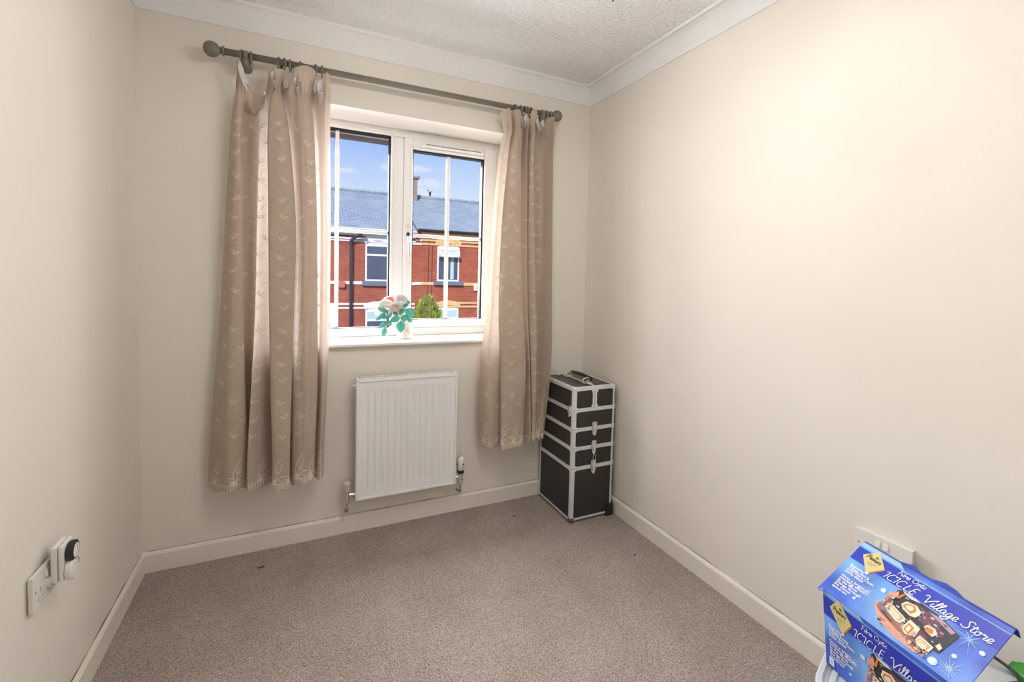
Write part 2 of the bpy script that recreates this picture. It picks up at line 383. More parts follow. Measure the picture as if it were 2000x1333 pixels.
def bars(x0, x1, z0, z1, y, xc, zc):
    for yy, dd in ((y+.012, .006), (y+.032, .006)):
        MB().box(xc-.0088, xc+.0088, yy, yy+dd, z0, z1).build('glazing_bar', 'upvc', win, bevel=.002)
        MB().box(x0, x1, yy+.0006, yy+dd-.0006, zc-.0088, zc+.0088).build('glazing_bar', 'upvc', win, bevel=.002)
bars(gx0, gx1, gz0, gz1, YF+.006, .774, 1.502)
bars(hx0, hx1, hz0, hz1, ys+.006, 1.366, 1.497)
MB().box(gx0, gx1, YF+.026, YF+.030, gz0, gz1).build('pane', 'glass_dusty', win)
MB().box(hx0, hx1, ys+.026, ys+.030, hz0, hz1).build('pane', 'glass', win)
# trickle vent with slots
vx0, vx1, vz0, vz1 = 1.205, 1.567, 1.980, 2.012
vent = MB().holed(None, None, (vx0, vx1, vz0+.006, vz0+.020), [(vx0+.02+k*.083, vx0+.094+k*.083, vz0+.0115, vz0+.0165) for k in range(4)], lambda u, w_: (u, ys-.018, w_), (0, -.004, 0)).build('trickle_vent', 'upvc', win)
MB().prism([(vx0, ys, vz0+.020), (vx0, ys-.018, vz0+.020), (vx0, ys-.006, vz1), (vx0, ys, vz1)], (vx1-vx0, 0, 0)).build('vent_hood', 'upvc', vent)
MB().prism([(vx0, ys, vz0), (vx0, ys-.012, vz0), (vx0, ys-.018, vz0+.006), (vx0, ys, vz0+.006)], (vx1-vx0, 0, 0)).build('vent_base', 'upvc', vent)
for a in (vx0, vx1-.003): MB().box(a, a+.003, ys-.0138, ys, vz0+.006, vz0+.020).build('vent_end', 'upvc', vent)
# handle
hd = MB().box(1.122, 1.146, ys-.010, ys, 1.445, 1.535).build('handle', 'upvc', win, bevel=.006)
MB().lathe([(.006, 0), (.010, .002), (.010, .016), (.004, .020)], (1.134, ys-.008, 1.50), (0, -1, 0), 12).build('lock_button', 'blackplastic', hd, smooth=True)
MB().tube(spline([(1.134, ys-.010, 1.485), (1.134, ys-.034, 1.472), (1.135, ys-.040, 1.44), (1.137, ys-.040, 1.40), (1.138, ys-.038, 1.372)], 5), [.0105]*10+[.0095]*11, 10).build('lever', 'steel', hd, smooth=True)
MB().tube([(1.126, ys-.006, 1.545), (1.134, ys-.008, 1.555), (1.142, ys-.006, 1.545)], .002, 6).build('key_loop', 'steel', hd)
# window board
sl = MB()
sl.prism([(WX0-.035, YF, .918), (WX0-.035, -.022, .918), (WX0-.035, -.030, .924), (WX0-.035, -.030, .934), (WX0-.035, -.022, .940), (WX0-.035, YF, .940)], (WX1-WX0+.07, 0, 0))
# (horns in front of the wall only)
sl.v = [Vector((min(max(v_.x, WX0+.001), WX1-.001), v_.y, v_.z)) if v_.y > 0.001 else v_ for v_ in sl.v]
struct(sl.build('trim_4', 'sill', bevel=.0), 'white painted window board under the window', 'window sill')

# ------------------------------------------------------------------ radiator
rx0, rx1, rz0, rz1, ry0, ry1 = .841, 1.341, .188, .777, -.092, -.036
rad = thing('radiator', (1.09, -.06, .188), 'white ribbed panel radiator below the window', 'radiator')
# front panel with pressed vertical ribs
rows = []; nx, nz_ = 160, 40; pz0, pz1 = rz0+.012, rz1-.015
for i in range(nz_+1):
    zz = pz0+(pz1-pz0)*i/nz_
    row = []
    for j in range(nx+1):
        xx = rx0+.010+(rx1-rx0-.020)*j/nx
        u = (xx-(rx0+.030))/(rx1-rx0-.060); p = 0
        if 0 <= u <= 1:
            c = math.sin(u*14*math.pi)**2; p = max(0, min(1, (c-.12)/.5))
        ez = min(1, max(0, (zz-(rz0+.042))/.022))*min(1, max(0, ((rz1-.060)-zz)/.014))
        row.append((xx, ry0+.004+.0062*p*ez, zz))
    rows.append(row)
MB().grid(rows).build('front_panel', 'radiator', rad, smooth=True)
b = MB()
b.box(rx0+.008, rx1-.008, ry0+.012, ry0+.016, rz0+.01, rz1-.022)
b.build('panel_back', 'radiator', rad)
b = MB()
for a, c in ((rx0, rx0+.010), (rx1-.010, rx1)): b.box(a, c, ry0-.001, ry0+.010, rz0, rz1-.010)
b.box(rx0+.010, rx1-.010, ry0-.001, ry0+.010, rz0, rz0+.012); b.box(rx0+.010, rx1-.010, ry0-.001, ry0+.010, rz1-.017, rz1-.008)
b.build('rim', 'radiator', rad, bevel=.0025)
for a, c in ((rx0, rx0+.0025), (rx1-.0025, rx1)): MB().box(a, c, ry0+.0105, ry1-.0085, rz0+.02, rz1-.0005).build('side_panel', 'radiator', rad)
g = MB(); g.box(rx0, rx1, ry0, ry0+.009, rz1-.009, rz1); g.box(rx0, rx1, ry1-.008, ry1, rz1-.012, rz1)
g.box(rx0+.0026, rx0+.014, ry0+.009, ry1-.008, rz1-.010, rz1); g.box(rx1-.014, rx1-.0026, ry0+.009, ry1-.008, rz1-.010, rz1)
n = 41
for k in range(n+1):
    xx = rx0+.014+(rx1-rx0-.028)*k/n; g.box(xx-.0030, xx+.0030, ry0+.009, ry1-.008, rz1-.003, rz1)
g.build('top_grille', 'radiator', rad)
MB().box(rx0+.01, rx1-.01, ry0+.020, ry1-.012, rz0+.03, rz1-.045).build('convector_fins', 'radiator', rad)
MB().box(rx0+.05, rx0+.07, ry1-.004, -.001, rz0+.08, rz1-.05).build('wall_bracket', 'radiator', rad)
MB().box(rx1-.07, rx1-.05, ry1-.004, -.001, rz0+.08, rz1-.05).build('wall_bracket', 'radiator', rad)
MB().lathe([(.011, 0), (.011, .006), (.007, .007), (.007, .016), (.0, .017)], (rx0, -.066, rz1-.038), (-1, 0, 0), 6).build('bleed_plug', 'steel', rad)
def elbow(x, sgn, ztop, nm, lab):
    yv, zc = -.063, rz0+.024
    vx = x+sgn*.036
    o = MB().tube([(x-sgn*.004, yv, zc), (x+sgn*.012, yv, zc)], .012, 6).tube([(x+sgn*.010, yv, zc), (vx, yv, zc)], .008, 12).tube([(vx, yv, zc-.022), (vx, yv, zc+.022)], .0115, 14).build(nm, 'steel', rad, smooth=False)
    tag(o, lab)
    MB().lathe([(.014, 0), (.014, .014), (.011, .016)], (vx, yv, zc-.036), (0, 0, 1), 6).build('pipe_nut', 'steel', o)
    MB().tube(spline([(vx, yv, zc-.034), (vx, yv, zc-.06), (vx, yv+.004, zc-.085), (vx, -.012, zc-.098), (vx, .004, zc-.098)], 5), .0055, 10).build('pipe', 'paintedpipe', o, smooth=True)
    return o, vx, yv, zc
M['paintedpipe'] = mat('pipe_with_flaking_cream_paint', (.70, .65, .55), .4, col2=(.10, .08, .06), nscale=45)
o, vx, yv, zc = elbow(rx0, -1, 0, 'lockshield_valve', 'nickel lockshield valve with beige cap')
M['beigecap'] = mat('aged_beige_plastic', (.66, .60, .50), .5, noise=.06, nscale=30)
MB().lathe([(.0135, .020), (.0150, .024), (.0150, .05), (.0175, .054), (.0180, .060), (.0160, .066), (.0, .068)], (vx, yv, zc), (0, 0, 1), 18).build('valve_cap', 'beigecap', o, smooth=True)
o, vx, yv, zc = elbow(rx1, 1, 0, 'thermostatic_valve', 'thermostatic valve with ribbed ivory head')
MB().lathe([(.0165, .018), (.0175, .020), (.0175, .034), (.0165, .035)], (vx, yv, zc), (0, 0, 1), 18).build('valve_collar', 'blackplastic', o, smooth=False)
hp = MB(); hp.lathe([(.0165, .035), (.019, .038), (.020, .060), (.0215, .072), (.0215, .092), (.018, .101), (.010, .106), (0, .106)], (vx, yv, zc), (0, 0, 1), 24)
head = hp.build('valve_head', 'plastic', o, smooth=True)
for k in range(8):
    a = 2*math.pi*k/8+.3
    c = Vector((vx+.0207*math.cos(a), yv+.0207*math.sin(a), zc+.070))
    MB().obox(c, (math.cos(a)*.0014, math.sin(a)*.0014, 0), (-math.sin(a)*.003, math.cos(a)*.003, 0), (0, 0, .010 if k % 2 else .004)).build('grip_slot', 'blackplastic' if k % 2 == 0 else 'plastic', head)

# ------------------------------------------------------------------ sockets
def socket(name, xw, sx_, y0, y1, z0, z1, depth, label):
    o = thing(name, (xw, (y0+y1)/2, z0), label, 'socket')
    def bx(nm, a, b, c, d, d0, d1, m, bev=0, par=o):
        return MB().box(min(xw+sx_*d0, xw+sx_*d1), max(xw+sx_*d0, xw+sx_*d1), a, b, c, d).build(nm, m, par, bevel=bev)
    ym = (y0+y1)/2; zm = (z0+z1)/2; holes = []
    for s_ in (-1, 1):
        yc = ym+s_*.036; holes += [(yc-.0022, yc+.0022, zm-.008, zm+.001), (yc-.0145, yc-.0075, zm-.027, zm-.0225), (yc+.0075, yc+.0145, zm-.027, zm-.0225)]
    bx('back_box', y0+.006, y1-.006, z0+.006, z1-.006, -.001, depth-.0105, 'plastic')
    MB().holed(None, None, (y0, y1, z0, z1), holes, lambda u, w_: (xw+sx_*depth, u, w_), (sx_*.008, 0, 0)).build('faceplate', 'plastic', o)
    for s_ in (-1, 1):
        MB().lathe([(.0032, 0), (.0032, .0005), (.0, .0006)], (xw+sx_*depth, ym+s_*.0605, zm+.002), (sx_, 0, 0), 10).build('screw', 'steel', o)
        # rocker switch, tilted
        r0, r1 = ym+s_*.010-.0065, ym+s_*.010+.0065
        MB().prism([(xw+sx_*depth, r0, zm+.012), (xw+sx_*(depth+.0045), r0, zm+.013), (xw+sx_*(depth+.001), r0, zm+.032), (xw+sx_*depth, r0, zm+.032)], (0, r1-r0, 0)).build('rocker_switch', 'plastic', o, bevel=.0006)
    return o
socket('double_socket', 0.0, 1, -.894, -.748, .436, .522, .0125, 'white double socket with a plug-in timer in it')
socket('double_socket', W, -1, -1.692, -1.546, .446, .532, .030, 'surface mounted double socket behind the blue box')
# plug-in timer
tm = thing('plug_in_timer', (.035, -0.7940, .455), 'white plug-in timer with black dial on the double socket', 'timer')
tx0, tx1 = .020, .046
MB().prism([(tx0, -0.8290, .466), (tx0, -0.7680, .466), (tx0, -0.7680, .560), (tx0, -0.8290, .560)], (.014, 0, 0)).build('rear_shell', 'plastic', tm, bevel=.004)
MB().prism([(tx0+.0145, -0.8290, .466), (tx0+.0145, -0.7680, .466), (tx0+.0145, -0.7680, .560), (tx0+.0145, -0.8290, .560)], (.011, 0, 0)).build('front_shell', 'plastic', tm, bevel=.005)
by, bz = -.798, .486
MB().lathe([(.030, 0), (.030, .010), (.027, .014), (.0245, .014), (.0240, .006), (.0, .006)], (tx1+.001, by, bz), (1, 0, 0), 30).build('socket_boss', 'plastic', tm)
MB().holed(None, None, (by-.0168, by+.0168, bz-.0168, bz+.0168), [(by-.0022, by+.0022, bz+.004, bz+.013), (by-.015, by-.008, bz-.013, bz-.009), (by+.008, by+.015, bz-.013, bz-.009)], lambda u, w_: (tx1+.0125, u, w_), (.0045, 0, 0)).build('socket_face', 'plastic', tm)
dl = MB().lathe([(.025, 0), (.026, .004), (.0255, .011), (.019, .0135), (.0185, .010), (0, .010)], (tx1+.002, -0.7970, .531), (1, 0, 0), 40).build('dial', 'blackplastic', tm)
MB().lathe([(.0178, 0), (.0178, .004), (.006, .006), (0, .006)], (tx1+.0115, -0.7970, .531), (1, 0, 0), 28).build('dial_centre', 'plastic', dl)
MB().box(tx1+.0172, tx1+.0185, -0.7985, -0.7955, .531, .545).build('dial_pointer', 'beigecap', dl)
MB().tube([(.0120, -0.8110, .470), (.021, -0.8110, .470)], .019, 20).build('plug_neck', 'plastic', tm)

# small debris on the carpet
M['rust'] = mat('dry_brown_leaf', (.26, .13, .06), .8, col2=(.10, .045, .02), nscale=120)
c = at(508, 1110, -.156)
rows = [[(.445+(i-2)*.006+(random.random()-.5)*.002, -.156+(j-1)*.005+(random.random()-.5)*.002, .0015+random.random()*.004) for i in range(6)] for j in range(3)]
tag(MB().grid(rows).build('leaf_scrap', 'rust', solid=.001, fix=False), 'rusty brown scrap of dry leaf on the carpet', 'leaf scrap')
for (x_, y_, lab) in ((2.009, -.718, 'black speck of fluff on the carpet near the plain wall'), (1.64, -.19, 'black speck of fluff on the carpet below the right-hand curtain')):
    s = MB(); s.lathe([(0, 0), (.004, .0005), (.0055, .002), (.003, .0035), (0, .004)], (x_, y_, 0), (0, 0, 1), 7)
    s.v = [v_+Vector((random.uniform(-.001, .001), random.uniform(-.001, .001), 0)) for v_ in s.v]
    tag(s.build('fluff', 'gasket'), lab, 'fluff')
# ================================================================== curtain rod, rings, curtains
YR = -.09
RA, RB = Vector((.300, YR, 2.169)), Vector((1.858, YR, 2.177))
rd = (RB-RA).normalized()
pole = thing('curtain_pole', RA, 'taupe painted wooden curtain pole with ball ends above the window', 'curtain pole')
MB().tube([RA, RB], .0135, 20).build('pole_shaft', 'rod', pole, smooth=True)
for P, d in ((RA, -rd), (RB, rd)):
    MB().lathe([(.010, -.004), (.019, -.002), (.020, .003), (.016, .007), (.011, .009), (.014, .014), (.023, .021), (.029, .033), (.0305, .044), (.027, .057), (.018, .067), (.006, .0715), (0, .072)], P-d*.012, d, 40).build('finial', 'rod', pole, smooth=True)
for x_ in (.388, 1.80):
    k = (x_-RA.x)/(RB.x-RA.x); c_ = RA.lerp(RB, k)
    br = MB().lathe([(.021, 0), (.021, .008), (.016, .013), (.012, .016), (.012, .060), (.016, .066)], (c_.x, -.001, c_.z-.020), (0, -1, 0), 18).build('bracket', 'rod', pole, smooth=True)
    cup = MB().tube([(c_.x-.0, YR, c_.z-.052), (c_.x, YR, c_.z-.014)], [.015, .019], 16)
    cup.tube([(c_.x-.011, YR, c_.z), (c_.x+.011, YR, c_.z)], .0185, 16)
    cup.build('bracket_cup', 'rod', pole, smooth=True)
def ring(x_, tilt, lab):
    k = (x_-RA.x)/(RB.x-RA.x); c_ = RA.lerp(RB, k)-Vector((0, 0, .0075))
    q = thing('curtain_ring', (c_.x, YR, c_.z-.026), lab[0], 'curtain ring', lab[1])
    pts = []
    for i in range(28):
        a = 2*math.pi*i/28; pts.append(c_+Vector((math.sin(tilt)*math.cos(a)*.0235, math.cos(tilt)*math.cos(a)*.0235, math.sin(a)*.0235)))
    MB().tube(pts, .0042, 8, closed=True).build('hoop', 'rod', q, smooth=True)
    e = []
    for i in range(10):
        a = 2*math.pi*i/10; e.append(c_+Vector((0, math.cos(a)*.004, -.031+math.sin(a)*.004)))
    MB().tube(e, .0012, 6, closed=True).build('screw_eye', 'steel', q)
ORD = ['first', 'second', 'third', 'fourth', 'fifth', 'sixth']
ring(.374, .10, ('taupe wooden ring outermost on the pole, holding the sagging curtain corner', None))
ring(.410, -.05, ('taupe wooden ring hanging empty against the pole bracket', None))
for i, (x_, a) in enumerate(((.514, .25), (.532, -.3), (.557, .1), (.597, .15), (.655, -.25), (.684, .05))):
    ring(x_, a, ('taupe wooden ring over the longer curtain, %s along from the empty ring' % ORD[i], 'rings of the longer curtain'))
for x_, a in ((1.629, .05), (1.664, .1), (1.686, -.08), (1.704, .12), (1.724, .05))[::-1]:
    nr_ = globals().get('nr_', -1)+1
    ring(x_, a, ('taupe wooden ring bunched over the shorter curtain, %s from the ball end ring' % ORD[nr_], 'rings of the shorter curtain'))
ring(1.826, .3, ('taupe wooden ring between bracket and ball end, above the black case', None))

# ---- curtains: rows of control points taken from the folds, joined into one cloth surface
def surf_from(rows):
    """rows[r][c] -> Vector; returns S(s,t) with s in 0..nc-1, t in 0..nr-1"""
    nr, nc = len(rows), len(rows[0])
    def S(s_, t_):
        s_ = min(max(s_, 0.0), nc-1.0); t_ = min(max(t_, 0.0), nr-1.0)
        i = max(0, min(nr-2, int(math.floor(t_)))); v_ = t_-i
        j = max(0, min(nc-2, int(math.floor(s_)))); u_ = s_-j
        def rowp(r_):
            r_ = max(0, min(nr-1, r_)); g_ = lambda k: rows[r_][max(0, min(nc-1, k))]
            return catmull(g_(j-1), g_(j), g_(j+1), g_(j+2), u_)
        return catmull(rowp(i-1), rowp(i), rowp(i+1), rowp(i+2), v_)
    return S, nr, nc
def mkrow(spec, base=None, z=None):
    """spec: (px, depth) with a common height z, or (px, py, depth)"""
    out = []
    for q in spec:
        if z is not None: out.append(atz(q[0], -q[1], z))
        else:
            d_ = max(.110, q[2]); p = at(q[0], q[1], -d_)
            while p.x > 1.850: d_ += .002; p = at(q[0], q[1], -d_)
            out.append(p)
    return out

def strand(S, ctr, pts, wd, off, mb):
    """ribbon drawn on the cloth: pts are metric (a, b) offsets from the cloth point ctr (s, t); off lifts it off the cloth"""
    s0, t0 = ctr; e = .02
    Su = (S(s0+e, t0)-S(s0-e, t0))/(2*e); Sv = (S(s0, t0+e)-S(s0, t0-e))/(2*e)
    lu, lv = max(Su.length, .004), max(Sv.length, .02)
    P = []
    for a, b in pts:
        ss, tt = s0+a/lu, t0+b/lv
        p = S(ss, tt); du = S(ss+.03, tt)-S(ss-.03, tt); dv = S(ss, tt+.02)-S(ss, tt-.02)
        n_ = du.cross(dv)
        n_ = n_.normalized() if n_.length > 1e-9 else Vector((0, -1, 0))
        if n_.y > 0: n_ = -n_
        P.append((p+n_*off, n_))
    sides = []
    for i in range(len(P)):
        a = P[max(0, i-1)][0]; b = P[min(len(P)-1, i+1)][0]; d_ = b-a
        q = d_.cross(P[i][1]); sides.append(q.normalized() if q.length > 1e-9 else Vector((1, 0, 0)))
    mb.ribbon([p for p, _ in P], sides, wd)
def leafloop(a0, b0, ang, L, wd):
    out = []
    for i in range(13):
        u_ = i/12*2
        if u_ <= 1: x_, y_ = u_, math.sin(u_*math.pi)*wd
        else: x_, y_ = 2-u_, -math.sin((2-u_)*math.pi)*wd
        x_ *= L; out.append((a0+x_*math.cos(ang)-y_*math.sin(ang), b0-(x_*math.sin(ang)+y_*math.cos(ang))))
    return out
def embroider(S, cur, s_of, total, t_of, zt, zb, skip=None):
    # metric cloth grid: q along the width (m), z down the drop
    row = 0; z_ = zt
    while z_ > zb+.155:
        q = .045+(row % 2)*.055
        while q < total-.02:
            jq = q+random.uniform(-.012, .012); zz = z_+random.uniform(-.012, .012)
            s0 = s_of(jq); t0 = t_of(zz)
            nn = (S(s0+.05, t0)-S(s0-.05, t0)).cross(S(s0, t0+.05)-S(s0, t0-.05))
            if nn.length < 1e-6 or abs(nn.normalized().y) < .55: q += .055; continue
            mir = 1 if (row+int(q*10)) % 2 else -1
            mb = MB()
            strand(S, (s0, t0), leafloop(0, 0, R(90-35*mir), .025, .0046), .0020, .0014, mb)
            strand(S, (s0, t0), leafloop(.001*mir, 0, R(90+62*mir), .022, .0042), .0020, .0014, mb)
            sp = mb.build('embroidered_sprig', 'thread', cur, fix=False)
            mb = MB(); sw = []
            for i in range(22):
                a = i/21*R(430); rr = .028*(1-i/21*.72)
                sw.append((mir*(-.006-.030+rr*math.cos(a)*1.0+.0), -.034-.0-rr*math.sin(a)*.95))
            strand(S, (s0, t0), [(0, 0), (mir*.0, -.016)]+sw, .0013, .0011, mb)
            strand(S, (s0, t0), [(0, .0), (mir*-.010, .010), (mir*-.024, .018), (mir*-.040, .022)], .0012, .0011, mb)
            mb.build('embroidered_scroll', 'scrollthread', sp, fix=False)
            q += .110
        z_ -= .077; row += 1
    # hem: flowers, ladder of satin bars, scalloped edge
    q = .04; k = 0
    while q < total-.025:
        s0 = s_of(q); t0 = t_of(zb+.085); mb = MB()
        def st(p, wd=.0024): strand(S, (s0, t0), [(v_.x, v_.y) for v_ in spline([(a, b_, 0) for a, b_ in p], 4)] if len(p) < 8 else p, wd, .0015, mb)
        st([(-.004, .028), (-.012, .006), (-.006, -.020), (.010, -.045), (.022, -.058)], .0030)
        st([(.0, .030), (.004, .010), (.010, -.004), (.022, -.014)], .0028)
        st([(0, .028), (-.018, .014), (-.036, .010)], .0030); st([(0, .030), (-.02, .026), (-.034, .030)], .0026)
        st([(.002, .028), (.020, .014), (.036, .014)], .0030); st([(.002, .030), (.02, .032), (.030, .044)], .0028)
        for a in (-50, -25, 0, 25): st(leafloop(-.006, .030, R(-90+a), .026, .004), .0022)
        st(leafloop(.004, -.002, R(80), .026, .005), .0024)
        for i in range(5): st([(.014+i*.002, .0-i*.009), (.017+i*.002, -.003-i*.009)], .0040)
        for sg, sx_ in ((1, -.008), ):
            pet = [(sx_-.002, .028), (sx_+.014, .040), (sx_+.012, .052), (sx_+.004, .060), (sx_-.001, .050), (sx_-.008, .060), (sx_-.013, .050), (sx_-.016, .040)]
            strand(S, (s0, t0), [((p_[0]+sx_)/2, (p_[1]+.044)/2) for p_ in pet]+[((pet[0][0]+sx_)/2, (pet[0][1]+.044)/2)], .0085, .0012, mb)
        mb.build('embroidered_flower', 'thread', cur, fix=False)
        q += .075; k += 1
    mb = MB(); q = .006
    while q < total-.006:
        s0 = s_of(q)
        strand(S, (s0, t_of(zb+.026)), [(0, -.011), (0, 0), (0, .011)], .0040, .0013, mb)
        q += .0092
    mb.build('hem_ladder', 'thread', cur, fix=False)
    mb = MB(); q = .004; P = []
    n = int((total-.008)/.006)
    for zz, wd, amp in ((.041, .0022, .003), (.006, .0030, .004)):
        for i in range(n):
            qa, qb = .004+i*.006, .004+(i+1)*.006
            sc = lambda q_: amp*abs(math.sin(q_/.05*math.pi))
            s0 = s_of(qa); t0 = t_of(zb+zz)
            strand(S, (s0, t0), [(0, sc(qa)), (.0061, sc(qb))], wd, .0012, mb)
    mb.build('hem_stitching', 'thread', cur, fix=False)

def curtain(rows, zs, label, head_rows, dens=9, name='curtain'):
    S, nr, nc = surf_from(rows)
    zb = zs[-1]
    # arc length along the width at mid drop
    tm_ = nr-3; N = 600; acc = [0]; prev = S(0, tm_)
    for i in range(1, N+1):
        p = S((nc-1)*i/N, tm_); acc.append(acc[-1]+(p-prev).length); prev = p
    total = acc[-1]
    def s_of(q):
        q = max(0, min(total, q)); lo, hi = 0, N
        while hi-lo > 1:
            m_ = (lo+hi)//2
            if acc[m_] <= q: lo = m_
            else: hi = m_
        return (nc-1)*(lo+(q-acc[lo])/max(1e-9, acc[hi]-acc[lo]))/N
    # t for a height (rows from head_rows on have common heights)
    zr = zs
    def t_of(z_):
        for i in range(len(zr)-1):
            if zr[i] is None or zr[i+1] is None: continue
            if zr[i] >= z_ >= zr[i+1]: return i+(zr[i]-z_)/(zr[i]-zr[i+1])
        return float(len(zr)-1)
    cur = thing(name, (sum(p.x for p in rows[-1])/nc, YR, zb), label, 'curtain')
    g = []
    nt_ = 14; ns = nc*dens
    for i in range((nr-1)*nt_+1):
        t_ = i/nt_; r_ = []
        for j in range(ns+1):
            s_ = (nc-1)*j/ns
            p = S(s_, t_)
            if t_ > nr-2:     # scalloped hem
                q = (s_/(nc-1))*total
                p = p+Vector((0, 0, -.010*(t_-(nr-2))**6*abs(math.sin(q/.05*math.pi))))
            # slight cloth ripple
            p = p+Vector((0, .0014*math.sin(s_*9+t_*2.3)*math.sin(t_*3.1+s_), 0))
            gth = math.exp(-((t_-.95)/.28)**2)
            p = p+Vector((.0020*math.sin(s_*13+1)*gth, .0050*math.sin(s_*11.3+t_*3)*gth, 0))
            r_.append(p)
        g.append(r_)
    MB().grid(g).build('cloth', 'curtain', cur, smooth=True, fix=False)
    return S, cur, s_of, t_of, total, zb

# left-hand curtain
def deep(b, z):
    d_ = .098+(b-.098)*1.75
    return min(.178, max(.040 if z < 1.0 else .030, d_))
def rz(spec, z):
    out = []
    for a, b in spec:
        d_ = deep(b, z); p = atz(a, -d_, z)
        while p.x > 1.850: d_ += .002; p = atz(a, -d_, z)     # stays clear of the case
        out.append(p)
    return out
top = [(463, 116, .088), (468, 122, .095), (478, 150, .11), (490, 174, .12), (507, 187, .125), (520, 180, .115), (526, 140, .10), (541, 134, .125), (557, 140, .10),
       (553, 166, .12), (563, 170, .125), (573, 137, .11), (578, 131, .13), (598, 128, .14), (617, 141, .115), (612, 176, .125), (625, 180, .12), (633, 146, .105), (639, 142, .115), (645, 147, .095)]
r1 = [(461, .088), (466, .098), (476, .105), (486, .10), (497, .07), (509, .07), (524, .085), (537, .12), (549, .10),
      (551, .07), (558, .08), (566, .11), (576, .125), (592, .13), (607, .105), (607, .075), (618, .085), (630, .10), (637, .11), (645, .09)]
r2 = [(452, .085), (461, .105), (472, .100), (474, .055), (505, .050), (508, .072), (526, .085), (525, .120), (562, .112),
      (560, .06), (567, .06), (572, .10), (578, .12), (596, .13), (613, .11), (611, .06), (621, .06), (627, .09), (636, .11), (645, .085)]
r3 = [(440, .078), (456, .108), (473, .102), (471, .050), (506, .042), (503, .085), (530, .085), (526, .125), (576, .116),
      (570, .06), (577, .052), (580, .10), (587, .120), (602, .128), (619, .114), (615, .06), (626, .055), (629, .10), (638, .108), (646, .085)]
r4 = [(430, .076), (452, .110), (475, .102), (472, .050), (505, .048), (499, .100), (532, .088), (527, .130), (573, .120),
      (566, .07), (573, .06), (576, .108), (586, .122), (602, .13), (620, .116), (615, .07), (624, .065), (628, .10), (636, .108), (644, .085)]
r5 = [(418, .075), (448, .112), (478, .102), (475, .052), (500, .050), (492, .118), (534, .090), (529, .138), (569, .132),
      (561, .08), (569, .07), (572, .112), (584, .126), (602, .132), (620, .118), (616, .08), (622, .08), (626, .105), (633, .112), (640, .086)]
r6 = [(409, .073), (446, .115), (482, .100), (484, .060), (496, .055), (485, .125), (538, .090), (532, .150), (566, .147),
      (558, .086), (566, .08), (570, .118), (584, .13), (600, .132), (615, .122), (614, .09), (619, .09), (622, .11), (629, .115), (634, .088)]
r7 = [(406, .070), (445, .115), (484, .095), (490, .060), (496, .060), (483, .130), (541, .090), (533, .158), (564, .156),
      (557, .090), (566, .085), (570, .120), (588, .135), (602, .128), (610, .122), (611, .10), (616, .098), (620, .112), (626, .116), (632, .09)]
zsL = [None, 2.045, 1.90, 1.50, 1.10, .80, .52, .345]
rowsL = [mkrow(top), rz(r1, 2.045), rz(r2, 1.90), rz(r3, 1.50), rz(r4, 1.10), rz(r5, .80), rz(r6, .52), rz(r7, .345)]
# the corner that hangs from the outermost ring keeps its left edge straight, the sag hangs lower
for j, dz in ((2, -.030), (3, -.075), (4, -.095), (5, -.070), (6, -.02)): rowsL[1][j] = rowsL[1][j]+Vector((0, 0, dz))
S, cL, s_of, t_of, tot, zb = curtain(rowsL, zsL, 'long pleated rose-beige embroidered curtain, its top corner sagging off the rings', 2)
embroider(S, cL, s_of, tot, t_of, 1.88, zb)
# white heading tape seen on the turned-over sag and in the pleat loops
def tapepiece(S, cur, s0, s1, t0, t1, off):
    g = []
    for i in range(5):
        r_ = []
        for j in range(11):
            ss, tt = s0+(s1-s0)*j/10, t0+(t1-t0)*i/4
            p = S(ss, tt); n_ = (S(ss+.05, tt)-S(ss-.05, tt)).cross(S(ss, tt+.05)-S(ss, max(0, tt-.05)))
            n_ = n_.normalized() if n_.length > 1e-9 else Vector((0, -1, 0))
            r_.append(p+n_*off)
        g.append(r_)
    MB().grid(g).build('heading_tape', 'tape', cur, smooth=True, fix=False)
def add_backlight_block(S, cur, s0, s1, t0, t1, dy):  # cloth strip added behind a front panel to hold back the window light
    g = []
    for i in range(41):
        t_ = t0+(t1-t0)*i/40; r_ = []
        for j in range(9):
            p = S(s0+(s1-s0)*j/8, t_); r_.append(Vector((p.x, min(-.036, p.y+dy+.004*math.sin(j*2+t_)), p.z)))
        g.append(r_)
    MB().grid(g).build('backlight_block', 'curtain', cur, smooth=True, fix=False)
add_backlight_block(S, cL, 6.9, 8.0, 1.05, 5.2, .022); add_backlight_block(S, cL, 11.9, 14.0, 1.05, 5.2, .022); add_backlight_block(S, cL, 7.0, 8.0, 1.1, 5.0, .034)
def strip(cur, la, lb, dep, m, name):
    n_ = len(la); MB().grid([[at(x_, y_, -dep) for x_, y_ in la], [at((x_+x2)/2, (y_+y2)/2, -dep+.006) for (x_, y_), (x2, y2) in zip(la, lb)], [at(x_, y_, -dep) for x_, y_ in lb]]).build(name, m, cur, smooth=True, fix=False)
strip(cL, [(466, 114), (471, 122), (475, 133), (480, 150), (486, 165), (490, 176)], [(464, 128), (466, 138), (469, 149), (474, 162), (480, 172), (487, 179)], .118, 'tape', 'heading_tape')
